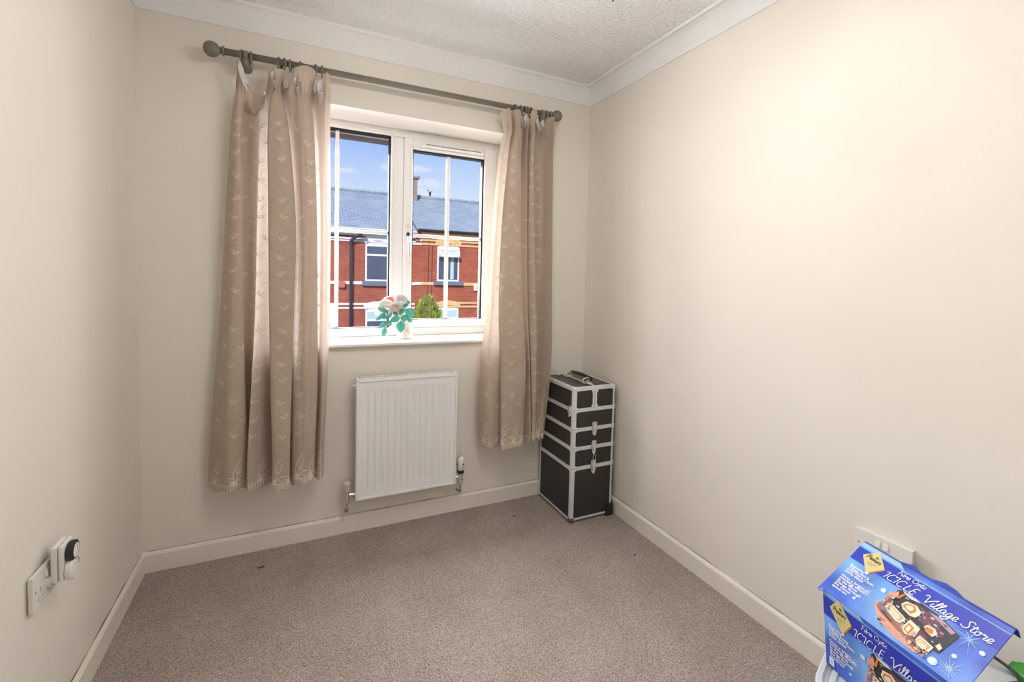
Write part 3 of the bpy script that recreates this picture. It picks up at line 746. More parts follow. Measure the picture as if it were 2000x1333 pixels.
def pleat_loop(cur, px, py, rx, ry, ln, dep, lean):
    """open pinch-pleat loop of the heading: cloth outside, white tape inside"""
    for m, k, nm in (('curtain', 1.0, 'pleat_loop'), ('tape', .86, 'pleat_lining')):
        rows = []
        for i in range(7):
            t_ = i/6; r_ = []
            for j in range(21):
                a = 2*math.pi*j/20
                w_ = (1-.62*t_**1.2)
                x_ = px+lean*t_*ln+math.cos(a)*rx*k*w_+.8*math.sin(a*3)*(1-t_); y_ = py+t_*ln+math.sin(a)*ry*k*w_+1.0*math.sin(a*2+1)*(1-t_)
                r_.append(at(x_, y_, -(dep+.014*math.sin(a)*w_*k)-.004+.014*t_))
            rows.append(r_)
        MB().grid(rows).build(nm, m, cur, smooth=True, fix=False)
for (px, py, rx, ry, ln, lean) in ((533, 148, 5, 11, 24, .25), (580, 160, 7, 13, 28, .12), (625, 170, 8, 14, 30, -.12)): pleat_loop(cL, px, py, rx, ry, ln, .150, lean)
for a, b in ((8.2, 9.9), (14.2, 15.9)): tapepiece(S, cL, a, b, .05, .5, -.003)

# right-hand curtain
top = [(976, 221, .092), (986, 214, .125), (996, 212, .115), (1000, 226, .09), (1001, 216, .105), (1009, 214, .13), (1017, 217, .12), (1020, 243, .105), (1025, 246, .11),
       (1031, 222, .125), (1034, 240, .10), (1038, 217, .125), (1049, 217, .125), (1051, 250, .105), (1058, 254, .11), (1067, 231, .105), (1075, 229, .10), (1084, 228, .085)]
r1 = [(983, .09), (991, .115), (998, .11), (1000, .07), (1003, .10), (1009, .12), (1017, .11), (1020, .075), (1024, .085),
      (1030, .115), (1033, .085), (1037, .11), (1045, .115), (1047, .07), (1051, .06), (1062, .07), (1073, .085), (1082, .100)]
r2 = [(973, .09), (984, .112), (992, .105), (989, .075), (990, .10), (1004, .122), (1017, .112), (1016, .07), (1021, .08),
      (1029, .11), (1030, .08), (1034, .105), (1043, .11), (1044, .065), (1047, .05), (1060, .062), (1072, .08), (1080, .100)]
r3 = [(961, .088), (972, .11), (982, .10), (980, .075), (981, .11), (1000, .128), (1017, .115), (1015, .075), (1019, .085),
      (1029, .108), (1029, .08), (1032, .10), (1044, .108), (1044, .065), (1047, .052), (1060, .064), (1072, .078), (1079, .100)]
r4 = [(951, .085), (964, .11), (977, .10), (975, .078), (976, .118), (998, .135), (1019, .118), (1017, .08), (1020, .09),
      (1030, .11), (1030, .082), (1033, .10), (1047, .108), (1047, .07), (1050, .058), (1062, .07), (1072, .08), (1078, .100)]
r5 = [(938, .083), (958, .112), (979, .10), (976, .08), (978, .12), (1000, .14), (1026, .12), (1023, .085), (1026, .092),
      (1034, .112), (1034, .086), (1037, .104), (1049, .11), (1049, .078), (1052, .07), (1062, .085), (1070, .088), (1077, .100)]
r6 = [(934, .08), (956, .115), (979, .10), (976, .082), (979, .13), (1000, .15), (1023, .128), (1021, .09), (1024, .096),
      (1036, .115), (1035, .09), (1038, .106), (1046, .112), (1046, .09), (1049, .088), (1056, .098), (1063, .095), (1068, .08)]
r7 = [(935, .08), (956, .118), (978, .10), (976, .084), (979, .14), (1000, .16), (1021, .135), (1020, .09), (1023, .096),
      (1036, .118), (1035, .094), (1038, .11), (1044, .118), (1044, .10), (1047, .098), (1052, .106), (1057, .10), (1061, .085)]
zsR = [None, 2.045, 1.90, 1.55, 1.15, .82, .55, .375]
rowsR = [mkrow(top), rz(r1, 2.045), rz(r2, 1.90), rz(r3, 1.55), rz(r4, 1.15), rz(r5, .82), rz(r6, .55), rz(r7, .375)]
S, cR, s_of, t_of, tot, zb = curtain(rowsR, zsR, 'short pleated rose-beige embroidered curtain hanging beside the black case', 2)
embroider(S, cR, s_of, tot, t_of, 1.90, zb)
add_backlight_block(S, cR, 4.2, 6.0, 1.05, 5.0, .022); add_backlight_block(S, cR, 8.0, 9.0, 1.05, 5.0, .02); add_backlight_block(S, cR, 11.0, 12.0, 1.05, 5.0, .02)
for (px, py, rx, ry, ln, lean) in ((1027, 232, 4, 9, 15, -.1), (1050, 239, 3.5, 8, 14, .05), (1060, 241, 4.5, 6, 12, .0)): pleat_loop(cR, px, py, rx, ry, ln, .140, lean)
for a, b in ((6.2, 7.9), (12.2, 13.9)): tapepiece(S, cR, a, b, .05, .5, -.003)
# ================================================================== black trolley case
cx0, cx1, cy0, cy1, CZ = 1.876, 2.139, -.368, -.024, .716
ZL = [.012, .287, .392, .492, .595, CZ]
case = thing('trolley_case', ((cx0+cx1)/2, (cy0+cy1)/2, 0), 'tall black stacked vanity trolley case with aluminium edges in the corner', 'case')
e = .020; th = .004
for i in range(5):
    z0, z1 = ZL[i], ZL[i+1]
    tier = MB().box(cx0+.004, cx1-.004, cy0+.004, cy1-.004, z0+.0015, z1-.0015).build('tier', 'blackpanel', case)
    # aluminium angle trims: vertical corner posts and horizontal rails
    for (x_, y_) in ((cx0, cy0), (cx1, cy0), (cx0, cy1), (cx1, cy1)):
        sx_ = 1 if x_ == cx0 else -1; sy = 1 if y_ == cy0 else -1
        wv = e if (x_, y_) == (cx0, cy0) else .013
        q = MB()
        q.prism([(x_+sx_*a, y_+sy*b_, z0+.003) for a, b_ in ((.006, 0), (wv, 0), (wv, th), (th+.003, th), (th, th+.003), (th, wv), (0, wv), (0, .006), (.0018, .0018))], (0, 0, z1-z0-.006))
        q.build('corner_post', 'alu', tier, bevel=.0008)
    hr = .020
    for zz, last in ((z0, i == 0), (z1, i == 4)):
        if i == 0 and zz == z0: a_, b_ = zz, zz+.011
        elif zz == z1: a_, b_ = zz-(hr if i == 4 else hr*.5), zz-.0002
        else: a_, b_ = zz+.0002, zz+hr*.5
        q = MB(); q.box(cx0+.010, cx1-.010, cy0-.0006, cy0+th, a_, b_); q.build('rail', 'alu', tier, bevel=.0012)
        q = MB(); q.box(cx0-.0006, cx0+th, cy0+.010, cy1-.010, a_, b_); q.build('rail', 'alu', tier, bevel=.0012)
        q = MB(); q.box(cx1-th, cx1+.0006, cy0+.010, cy1-.010, a_, b_); q.build('rail', 'alu', tier, bevel=.0012)
    # stamped corner brackets
    if 0 < i:
        for zz in (z0,):
            for dz, sg in ((.0, 1), (.0, -1)):
                q = MB()
                q.box(cx0-.0016, cx0+.030, cy0-.0024, cy0+.004, zz+(.001 if sg > 0 else -.014), zz+(.014 if sg > 0 else -.001))
                q.box(cx0-.0024, cx0+.004, cy0-.0016, cy0+.026, zz+(.001 if sg > 0 else -.014), zz+(.014 if sg > 0 else -.001))
                q.build('corner_bracket', 'alu', tier, bevel=.003)
                for xx in (cx0+.024,): MB().lathe([(.0028, 0), (.0026, .001), (0, .0016)], (xx, cy0-.0024, zz+sg*.0075), (0, -1, 0), 8).build('rivet', 'steel', tier)
                q = MB(); q.box(cx1-.016, cx1+.0014, cy0-.0024, cy0+.010, zz+(.001 if sg > 0 else -.012), zz+(.012 if sg > 0 else -.001)); q.build('corner_bracket', 'alu', tier, bevel=.003)
# top corners, rounded caps
for (x_, y_, r_) in ((cx0, cy0, 1), (cx1, cy0, -1), (cx0, cy1, 1), (cx1, cy1, -1)):
    sy = 1 if y_ == cy0 else -1
    q = MB(); q.box(min(x_-.002*r_, x_+r_*.026), max(x_-.002*r_, x_+r_*.026), min(y_-.002*sy, y_+sy*.026), max(y_-.002*sy, y_+sy*.026), CZ-.026, CZ+.002)
    q.build('corner_cap', 'alu', case, bevel=.009, seg=4)
# top lid: two black halves, rails around, centre strip
xm = (cx0+cx1)/2
M['lidpanel'] = mat('black_lid_panel', (.032, .032, .031), .32, noise=.25, nscale=50, bump=.2, bscale=500)
for a, b_ in ((cx0+.012, xm-.007), (xm+.007, cx1-.012)): MB().box(a, b_, cy0+.012, cy1-.012, CZ-.006, CZ-.0005).build('lid_half', 'lidpanel', case)
q = MB()
q.box(cx0, cx0+.016, cy0+.02, cy1-.02, CZ-.018, CZ+.001); q.box(cx1-.016, cx1, cy0+.02, cy1-.02, CZ-.018, CZ+.001)
q.box(cx0+.02, cx1-.02, cy0, cy0+.016, CZ-.018, CZ+.001); q.box(cx0+.02, cx1-.02, cy1-.016, cy1, CZ-.018, CZ+.001)
q.build('lid_edge', 'alu', case, bevel=.005, seg=3)
MB().box(xm-.007, xm+.007, cy0+.012, cy1-.012, CZ-.004, CZ+.0016).build('lid_strip', 'alu', case, bevel=.001)
# divider on the front of the top tier
MB().box(xm-.013, xm-.001, cy0-.001, cy0+.004, ZL[4]+.012, CZ-.012).build('divider', 'alu', case, bevel=.001)
MB().box(xm+.001, xm+.013, cy0-.001, cy0+.004, ZL[4]+.012, CZ-.012).build('divider', 'alu', case, bevel=.001)
for zz in (ZL[4]+.016, CZ-.028):
    for s_ in (-1, 1):
        MB().box(min(xm+s_*.001, xm+s_*.020), max(xm+s_*.001, xm+s_*.020), cy0-.003, cy0+.002, zz-.006, zz+.008).build('divider_bracket', 'alu', case, bevel=.003)
        MB().lathe([(.0026, 0), (.0024, .001), (0, .0015)], (xm+s_*.015, cy0-.003, zz), (0, -1, 0), 8).build('rivet', 'steel', case)
# carrying handle
hy0, hy1 = -.285, -.115; hz = CZ+.026
for y_ in (hy0, hy1):
    q = MB(); q.box(xm-.030, xm+.014, y_-.022, y_+.022, CZ+.0005, CZ+.004); q.build('handle_plate', 'chrome', case, bevel=.002)
    MB().tube(spline([(xm-.022, y_, CZ+.003), (xm-.022, y_, CZ+.018), (xm-.002, y_, CZ+.027), (xm+.022, y_, hz-.002)], 5), .0038, 8).build('handle_arm', 'chrome', case, smooth=True)
    MB().tube(spline([(xm+.010, y_, CZ+.003), (xm+.014, y_, CZ+.014), (xm+.022, y_, hz-.002)], 5), .0034, 8).build('handle_arm', 'chrome', case, smooth=True)
MB().tube(spline([(xm+.022, hy0-.012, hz-.004), (xm+.022, hy0+.03, hz+.001), (xm+.022, (hy0+hy1)/2, hz+.002), (xm+.022, hy1-.03, hz+.001), (xm+.022, hy1+.012, hz-.004)], 6), .0095, 14).build('handle_grip', 'blackplastic', case, smooth=True)
for y_ in (hy0-.040, hy1+.040):
    MB().lathe([(.017, 0), (.018, .003), (.014, .006), (.008, .007), (.007, .011), (0, .012)], (xm-.004, y_, CZ+.001), (0, 0, 1), 18).build('clasp', 'chrome', case, smooth=True)
# latches
def latch(c, out, side, sc=1.0):
    """c centre, out unit outward, side unit sideways"""
    c, out, side = Vector(c), Vector(out), Vector(side); up = Vector((0, 0, 1))
    def P(a, b_, d): return c+side*(a*sc*1.2)+up*(b_*sc)+out*d
    shape = [(-.014, .030), (-.010, .036), (.010, .036), (.014, .030), (.015, .006), (.013, -.018), (.010, -.036), (.006, -.042), (-.006, -.042), (-.010, -.036), (-.013, -.018), (-.015, .006)]
    o = MB().prism([P(a, b_, -.001) for a, b_ in shape], out*.0045).build('latch', 'steel', case, bevel=.0012)
    MB().prism([P(a*.66, b_*.74-.002, .003) for a, b_ in shape], out*.005).build('latch_tongue', 'chrome', o, bevel=.0015)
    loop = [P(a*.60, b_*.55+.004, .0095) for a, b_ in shape]
    MB().tube(spline(loop, 2, True), .0013, 6, closed=True).build('latch_wire', 'chrome', o, smooth=True)
    MB().lathe([(.0024, 0), (.0024, .0018), (.0040, .0018), (.0042, 0)], P(.0, -.004, .0079), out, 12).build('keyhole', 'chrome', o)
    MB().lathe([(.0085, 0), (.0085, .004), (.005, .006), (0, .0065)], P(0, -.037, .002), out, 14).build('latch_thumb', 'chrome', o, smooth=True)
    return o
for zz in (ZL[3], ZL[2], ZL[1]): latch((xm+.002, cy0-.001, zz+.002), (0, -1, 0), (1, 0, 0), .92)
q = MB(); ring_ = [Vector((xm+.002+.008*math.cos(a), cy0-.009, (ZL[1]+ZL[2])/2-.006+.022*math.sin(a))) for a in [2*math.pi*i/24 for i in range(24)]]
q.tube(ring_, .0018, 6, closed=True); q.build('latch_link', 'chrome', case, smooth=True)
latch((cx0-.001, cy0+.030, ZL[4]-.004), (-1, 0, 0), (0, 1, 0), .72)
# wheels and feet
wh = MB(); pts = [(0, 0)]+[(.052*math.cos(a), .066*math.sin(a)) for a in [R(k*15) for k in range(7)]]
wh.prism([(cx1+.005-a*.9, cy0-.010, .002+b_) for a, b_ in pts], (0, .060, 0)); wh.build('wheel_guard', 'blackplastic', case, bevel=.003)
MB().tube([(cx1-.014, cy0+.004, .018), (cx1-.014, cy0+.034, .018)], .0178, 20).build('wheel', 'gasket', case)
MB().tube([(cx1-.014, cy1-.040, .018), (cx1-.014, cy1-.010, .018)], .0178, 20).build('wheel', 'gasket', case)
for (x_, y_) in ((cx0+.018, cy0+.016), (cx0+.018, cy1-.020)):
    MB().lathe([(.012, 0), (.016, .004), (.016, .013)], (x_, y_, 0), (0, 0, 1), 14).build('foot', 'blackplastic', case)

M['greycap'] = mat('dark_grey_plastic', (.10, .10, .105), .45, noise=.1)
MB().box(cx0-.003, cx0+.024, cy0-.003, cy0+.022, .006, .026).build('base_corner', 'greycap', case, bevel=.006, seg=3)
# loose wire of a small tag on the lid
tg = thing('wire_tag', (1.93, -.085, CZ+.002), 'thin bent wire with a small tag lying on the black case', 'wire')
MB().tube(spline([(1.955, -.075, CZ+.004), (1.945, -.060, CZ+.018), (1.930, -.050, CZ+.032), (1.905, -.040, CZ+.050)], 6), .0008, 6).build('wire', 'steel', tg)
MB().lathe([(.010, 0), (.013, .003), (.012, .006), (.005, .008), (0, .008)], (1.955, -.080, CZ+.0015), (0, 0, 1), 14).build('tag_disc', 'chrome', tg, smooth=True)
# ================================================================== storage tub, blue gift box, cable, green bag
ZT = .38                                     # lid height of the tub
E1 = Vector((.943, .333, 0)); E2 = Vector((.333, -.943, 0)); UP = Vector((0, 0, 1))
TC = Vector((1.592, -1.752, 0))              # far left corner of the tub lid
TL, TW = .50, .435
def rrect(inset, r, z_, n=7):
    out = []
    a0, a1, b0, b1 = inset, TW-inset, inset, TL-inset
    for (ca, cb, st_) in ((a0+r, b0+r, 180), (a1-r, b0+r, 270), (a1-r, b1-r, 0), (a0+r, b1-r, 90)):
        for k in range(n):
            an = R(st_+90*k/(n-1)); out.append(TC+E1*(ca+r*math.cos(an))+E2*(cb+r*math.sin(an))+UP*z_)
    return out
def loft(loops, cap0=True, cap1=True):
    q = MB(); n = len(loops[0])
    for l in loops: q.v += l
    for i in range(len(loops)-1):
        for k in range(n): q.f.append((i*n+k, i*n+(k+1) % n, (i+1)*n+(k+1) % n, (i+1)*n+k))
    if cap0: q.f.append(tuple(range(n)))
    if cap1: q.f.append(tuple((len(loops)-1)*n+k for k in range(n)))
    return q
M['tub'] = mat('pale_blue_grey_plastic', (.50, .56, .60), .35, noise=.05, nscale=12)
M['tublid'] = mat('pale_grey_lid_plastic', (.60, .64, .66), .35, noise=.06, nscale=10)
tub = thing('storage_tub', TC+E1*TW/2+E2*TL/2, 'pale grey plastic storage tub with lid under the blue box', 'storage tub')
loft([rrect(.060, .05, .0), rrect(.055, .055, .006), rrect(.030, .065, ZT-.05), rrect(.022, .07, ZT-.046), rrect(.022, .07, ZT-.022)], True, True).build('tub_body', 'tub', tub, smooth=False)
loft([rrect(.010, .080, ZT-.024), rrect(.0, .085, ZT-.018), rrect(.0, .085, ZT-.006), rrect(.004, .082, ZT-.001), rrect(.012, .076, ZT-.001), rrect(.016, .073, ZT-.009), rrect(.024, .066, ZT-.009), rrect(.028, .063, ZT-.001), rrect(.036, .056, ZT-.001), rrect(.040, .053, ZT-.004)], True, True).build('tub_lid', 'tublid', tub, smooth=False)

# ---- box frame of reference
BA = Vector((1.719, -1.719, ZT))
l_ = Vector((-.2117, -.9773, 0)); n_ = Vector((.9773, -.2117, 0))
BB = Vector((1.696, -1.714, .569)); BL, BLB, BDEP = .279, .150, .125
dv = Vector((1.806-1.696, -1.738+1.714, .664-.569)); LD = dv.length; dv = dv/LD
upf = (BB-BA); BH = upf.length; upf = upf/BH
box_t = thing('gift_box', BA+l_*.12+n_*.06, 'blue cardboard gift box with sloping open lid on the storage tub', 'box')
nf = l_.cross(upf).normalized();  nf = -nf if nf.dot(CAM-BA) < 0 else nf
nl = l_.cross(dv).normalized();  nl = -nl if nl.dot(CAM-BB) < 0 else nl

def art_material(name, O, ax, ay, h_):
    m, nt, b = newmat(name)
    geo = nt.nodes.new('ShaderNodeNewGeometry')
    def dist(u_, v_, r0):
        P = O+ax*u_+ay*v_
        d = nt.nodes.new('ShaderNodeVectorMath'); d.operation = 'DISTANCE'; d.inputs[1].default_value = P
        nt.links.new(geo.outputs['Position'], d.inputs[0])
        mr = nt.nodes.new('ShaderNodeMapRange'); mr.inputs['From Min'].default_value = r0; mr.inputs['From Max'].default_value = 0; mr.interpolation_type = 'SMOOTHSTEP'
        nt.links.new(d.outputs['Value'], mr.inputs['Value']); return mr.outputs[0]
    nzz = nt.nodes.new('ShaderNodeTexNoise'); nzz.inputs['Scale'].default_value = 16; nzz.inputs['Detail'].default_value = 3
    nt.links.new(geo.outputs['Position'], nzz.inputs['Vector'])
    r = nt.nodes.new('ShaderNodeValToRGB'); r.color_ramp.elements[0].position = .34; r.color_ramp.elements[1].position = .72
    r.color_ramp.elements[0].color = (.015, .045, .42, 1); r.color_ramp.elements[1].color = (.08, .20, .80, 1)
    nt.links.new(nzz.outputs[0], r.inputs[0])
    last = r.outputs[0]
    for (u_, v_, r0, c, k) in ((.50*BL, .36*h_, .115, (.30, .62, 1.0), .95), (.03*BL, .62*h_, .075, (.22, .52, .98), .9), (.98*BL, .05*h_, .07, (.25, .45, .98), .6), (.34*BL, .62*h_, .04, (.16, .40, .95), .6)):
        mxn = nt.nodes.new('ShaderNodeMixRGB'); mxn.inputs[2].default_value = (*c, 1)
        mm = nt.nodes.new('ShaderNodeMath'); mm.operation = 'MULTIPLY'; mm.inputs[1].default_value = k
        nt.links.new(dist(u_, v_, r0), mm.inputs[0]); nt.links.new(mm.outputs[0], mxn.inputs[0]); nt.links.new(last, mxn.inputs[1]); last = mxn.outputs[0]
    nt.links.new(last, b.inputs['Base Color']); b.inputs['Roughness'].default_value = .32
    return m
def flat(name, c, rough=.35): M[name] = mat(name, c, rough, noise=.03, nscale=60); return M[name]
flat('print_navy', (.020, .045, .50)); flat('print_white', (.86, .88, .92)); flat('print_pale', (.32, .58, .95)); flat('print_gold', (.72, .62, .28)); flat('print_orange', (.68, .22, .05)); flat('print_ink', (.03, .03, .02))
flat('print_green', (.02, .22, .09)); flat('print_roof', (.035, .028, .040)); flat('print_peach', (.80, .36, .24)); flat('print_cream', (.86, .80, .58)); flat('print_mauve', (.46, .32, .45)); flat('print_plum', (.16, .06, .10))
flat('print_snow', (.70, .72, .80)); flat('print_glow', (.55, .80, 1.0)); flat('card_brown', (.42, .33, .24), .8)

GLY = {
 'I': (.36, [[(-.05, .84), (.06, .97), (.27, 1)], [(.27, 1), (.20, .5), (.10, 0)]]),
 'C': (.70, [[(.64, .84), (.52, 1), (.26, .93), (.05, .5), (.10, .1), (.36, 0), (.62, .12)]]),
 'L': (.58, [[(.30, 1), (.20, .5), (.10, 0)], [(.10, 0), (.30, -.01), (.56, .0)]]),
 'E': (.66, [[(.30, 1), (.20, .5), (.10, 0)], [(.28, 1), (.46, 1), (.66, 1)], [(.20, .52), (.36, .52), (.52, .53)], [(.10, 0), (.30, 0), (.56, .01)]]),
 'V': (.62, [[(-.14, .80), (-.02, .98), (.12, .92), (.18, .4), (.22, .0)], [(.22, 0), (.44, .5), (.80, 1.04)]]),
 'i': (.22, [[(.10, .5), (.04, .12), (.12, 0), (.25, .14)], [(.14, .74), (.155, .79)]]),
 'l': (.25, [[(.0, .12), (.20, .6), (.30, .95), (.21, 1), (.11, .6), (.07, .1), (.16, 0), (.28, .13)]]),
 'a': (.47, [[(.36, .44), (.2, .52), (.06, .3), (.08, .05), (.22, .03), (.36, .42), (.34, .1), (.42, 0), (.52, .1)]]),
 'g': (.46, [[(.36, .44), (.2, .52), (.06, .3), (.08, .05), (.22, .03), (.36, .44), (.31, -.2), (.14, -.46), (-.12, -.40), (.02, -.2), (.48, .10)]]),
 'e': (.38, [[(.02, .15), (.28, .3), (.29, .5), (.14, .5), (.05, .2), (.15, 0), (.40, .12)]]),
 'S': (.58, [[(.60, .86), (.44, 1.02), (.22, .86), (.36, .5), (.42, .2), (.2, 0), (-.08, .14)]]),
 't': (.30, [[(.22, .86), (.10, .15), (.18, 0), (.32, .12)], [(-.02, .6), (.16, .6), (.38, .63)]]),
 'o': (.43, [[(.24, .5), (.07, .3), (.10, .03), (.26, .03), (.35, .26), (.24, .5), (.44, .42)]]),
 'r': (.40, [[(.04, .40), (.14, .56), (.13, .42), (.32, .46), (.26, .1), (.33, 0), (.44, .12)]]),
 'F': (.56, [[(.30, 1), (.20, .5), (.08, -.04)], [(.02, .92), (.30, 1), (.68, 1.02)], [(.20, .52), (.36, .53), (.52, .56)]]),
 'b': (.42, [[(.22, 1), (.12, .4), (.08, .05), (.25, .02), (.37, .3), (.25, .5), (.12, .38)]]),
 'O': (.86, [[(.45, 1), (.12, .8), (.08, .3), (.34, 0), (.68, .2), (.74, .7), (.45, 1), (.2, .9)]]),
 'p': (.45, [[(.16, .52), (.08, .1), (0, -.42)], [(.12, .35), (.28, .52), (.39, .3), (.25, .04), (.08, .1)]]),
 'c': (.36, [[(.33, .42), (.2, .52), (.05, .25), (.12, .02), (.38, .12)]]),
 'P': (.52, [[(.25, 1), (.18, .5), (.08, -.05)], [(.06, .88), (.4, 1.05), (.64, .8), (.46, .5), (.2, .48)]]),
 'm': (.56, [[(.1, .5), (.07, .25), (.04, 0)], [(.08, .35), (.22, .5), (.23, .25), (.22, 0)], [(.24, .35), (.4, .5), (.40, .1), (.52, .04)]]),
 ' ': (.34, []),
}
def face_art(par, O, ax, ay, nrm, h_, cut=0, sy=1.0):
    """printed design of one panel: u in m along ax, v in fraction of the panel height"""
    def P(u_, v_, k=1): return O+ax*u_+ay*v_*h_+nrm*(.00035*k)
    def poly(nm, pts, m, k, par_=par): return MB().add([P(u_*BL, v_, k) for u_, v_ in pts], [tuple(range(len(pts)))]).build(nm, m, par_, fix=False)
    poly('printed_band', [(0, .66), (1, .66), (1, .90), (0, .90)], 'print_navy', 1)
    poly('printed_line', [(0, .915), (1, .915), (1, .925), (0, .925)], 'print_pale', 1)
    poly('printed_line', [(.0, .93), (.35, .93), (.30, 1.0), (.0, 1.0)], 'print_pale', 1)
    def script(nm, txt, u0, v0, size, wd, shear=.16, m='print_white', rot=0, k=4, stretch=1.0):
        q = MB(); x_ = 0
        for ch in txt:
            adv, strokes = GLY[ch]
            for stv in strokes:
                pts = spline([(a, b_, 0) for a, b_ in stv], 5)
                pp = []
                for p in pts:
                    X_ = (x_+p.x+p.y*shear)*stretch*size; Y_ = p.y*size
                    X2, Y2 = X_*math.cos(rot)-Y_*math.sin(rot), X_*math.sin(rot)+Y_*math.cos(rot)
                    pp.append(O+ax*(u0*BL+X2)+ay*(v0*h_+Y2*sy)+nrm*(.00035*k))
                sd_ = []
                for i in range(len(pp)):
                    d_ = pp[min(len(pp)-1, i+1)]-pp[max(0, i-1)]; c_ = d_.cross(nrm); sd_.append(c_.normalized() if c_.length > 1e-9 else ax)
                q.ribbon(pp, sd_, wd)
            x_ += adv
        return q.build(nm, m, par, fix=False)
    script('printed_title', 'ICICLE', .268, .675, .0196, .0017, stretch=.98)
    script('printed_title', 'Village Store', .552, .675, .0215, .0018, stretch=1.04)
    script('printed_subtitle', 'Fibre Optic', .330, .835, .0115, .0012, stretch=1.05)
    # gold diamond logo
    lg = [(.062, .81), (.145, .985), (.250, .78), (.165, .575)]
    poly('printed_logo_shadow', [(u_+.006, v_-.012) for u_, v_ in lg], 'print_orange', 2); poly('printed_logo', lg, 'print_gold', 3)
    script('printed_logo_text', 'Premier', .088, .805, .0122, .0011, m='print_ink', rot=R(-3), k=5, stretch=.92)
    poly('printed_logo_leaf', [(.150, .88), (.158, .90), (.163, .885), (.172, .892), (.166, .872), (.172, .855), (.160, .862), (.152, .852)], 'print_green', 5)
    for v_ in (.755, .725): MB().ribbon([P(.125*BL+i*.003, v_-.004*math.sin(i*.6), 5) for i in range(8 if v_ > .74 else 5)], [ay]*(8 if v_ > .74 else 5), .0008).build('printed_logo_line', 'print_ink', par, fix=False)
    # blurb
    lines = ['Beautiful', 'Village Store', 'with Fibre Optic', 'Icicle detail', '', 'Gives a bright,', 'twinkling effect', 'as the fibres', 'change through', 'the colour', 'spectrum']
    cu = D.curves.new('blurb', 'FONT'); cu.body = '\n'.join(lines); cu.size = .0094; cu.space_line = .80; cu.offset = .00022
    ob = D.objects.new('blurb', cu); COL.objects.link(ob); dg = bpy.context.evaluated_depsgraph_get()
    me = D.meshes.new_from_object(ob.evaluated_get(dg)); q = MB()
    q.add([P(.045*BL+v_.co.x, .545+v_.co.y/h_*1.0*sy, 4) for v_ in me.vertices], [tuple(p.vertices) for p in me.polygons])
    q.build('printed_blurb', 'print_white', par, fix=False); D.objects.remove(ob); D.meshes.remove(me); D.curves.remove(cu)
    # picture of the lit model store
    pic = [
     ('print_peach', [(.345, .33), (.36, .22), (.43, .10), (.56, .03), (.70, .02), (.745, .08), (.75, .16), (.55, .22), (.42, .34)], 2),
     ('print_roof', [(.40, .62), (.425, .66), (.70, .63), (.825, .545), (.80, .20), (.66, .17), (.45, .36), (.41, .50)], 3),
     ('print_plum', [(.53, .60), (.68, .58), (.77, .40), (.70, .36), (.58, .46)], 4), ('print_plum', [(.60, .34), (.70, .30), (.745, .20), (.66, .20)], 4),
     ('print_mauve', [(.62, .60), (.70, .61), (.80, .55), (.79, .50), (.70, .55)], 5), ('print_mauve', [(.66, .46), (.73, .42), (.75, .36), (.70, .38)], 5),
     ('print_snow', [(.43, .655), (.52, .655), (.56, .63), (.50, .61), (.45, .63)], 5),
     ('print_peach', [(.372, .54), (.40, .56), (.415, .62), (.43, .56), (.42, .46), (.38, .42)], 5),
     ('print_orange', [(.425, .52), (.452, .64), (.462, .635), (.446, .52)], 6),
     ('print_cream', [(.475, .475), (.49, .55), (.555, .575), (.60, .52), (.59, .42), (.555, .40), (.50, .43)], 6),
     ('print_orange', [(.488, .47), (.50, .53), (.548, .555), (.57, .50), (.555, .43), (.51, .45)], 7), ('print_cream', [(.502, .48), (.51, .515), (.545, .53), (.555, .495), (.545, .455), (.515, .465)], 8),
     ('print_cream', [(.655, .385), (.665, .43), (.71, .445), (.735, .40), (.725, .33), (.68, .345)], 6), ('print_orange', [(.662, .375), (.672, .41), (.705, .42), (.715, .37), (.70, .345), (.675, .355)], 7),
     ('print_cream', [(.415, .32), (.435, .40), (.555, .33), (.545, .235), (.515, .225), (.43, .28)], 6), ('print_peach', [(.425, .315), (.44, .375), (.54, .32), (.532, .25)], 7), ('print_cream', [(.432, .315), (.444, .362), (.532, .315), (.525, .262)], 8),
     ('print_cream', [(.565, .20), (.575, .36), (.65, .33), (.655, .19), (.60, .15)], 6), ('print_orange', [(.577, .20), (.583, .31), (.622, .29), (.62, .17)], 7), ('print_cream', [(.587, .21), (.591, .28), (.612, .27), (.612, .19)], 8), ('print_peach', [(.628, .18), (.632, .26), (.645, .25), (.645, .18)], 8),
     ('print_cream', [(.665, .175), (.67, .255), (.765, .225), (.76, .13), (.70, .11)], 6), ('print_peach', [(.675, .175), (.68, .235), (.75, .21), (.745, .145)], 7), ('print_cream', [(.683, .178), (.687, .222), (.742, .202), (.738, .152)], 8),
     ('print_cream', [(.765, .255), (.775, .32), (.80, .28), (.795, .23)], 6),
     ('print_ink', [(.41, .245), (.50, .185), (.505, .17), (.41, .225)], 6), ('print_ink', [(.66, .135), (.73, .075), (.735, .06), (.66, .115)], 6),
     ('print_peach', [(.385, .225), (.42, .20), (.56, .13), (.72, .035), (.70, .02), (.56, .05), (.44, .12)], 5),
    ]
    par_pic = poly('printed_picture', [(.40, .60), (.425, .64), (.70, .61), (.80, .53), (.78, .22), (.72, .05), (.56, .06), (.44, .14), (.36, .26), (.38, .5)], 'print_mauve', 2)
    q = MB(); mats = []
    for mnm, pts, k in pic:
        if mnm not in mats: mats.append(mnm)
    me_obj = MB(); idx = []
    for mnm, pts, k in pic:
        me_obj.add([P(u_*BL, v_, k) for u_, v_ in pts], [tuple(range(len(pts)))]); idx.append(mats.index(mnm))
    rnd = random.Random(3)
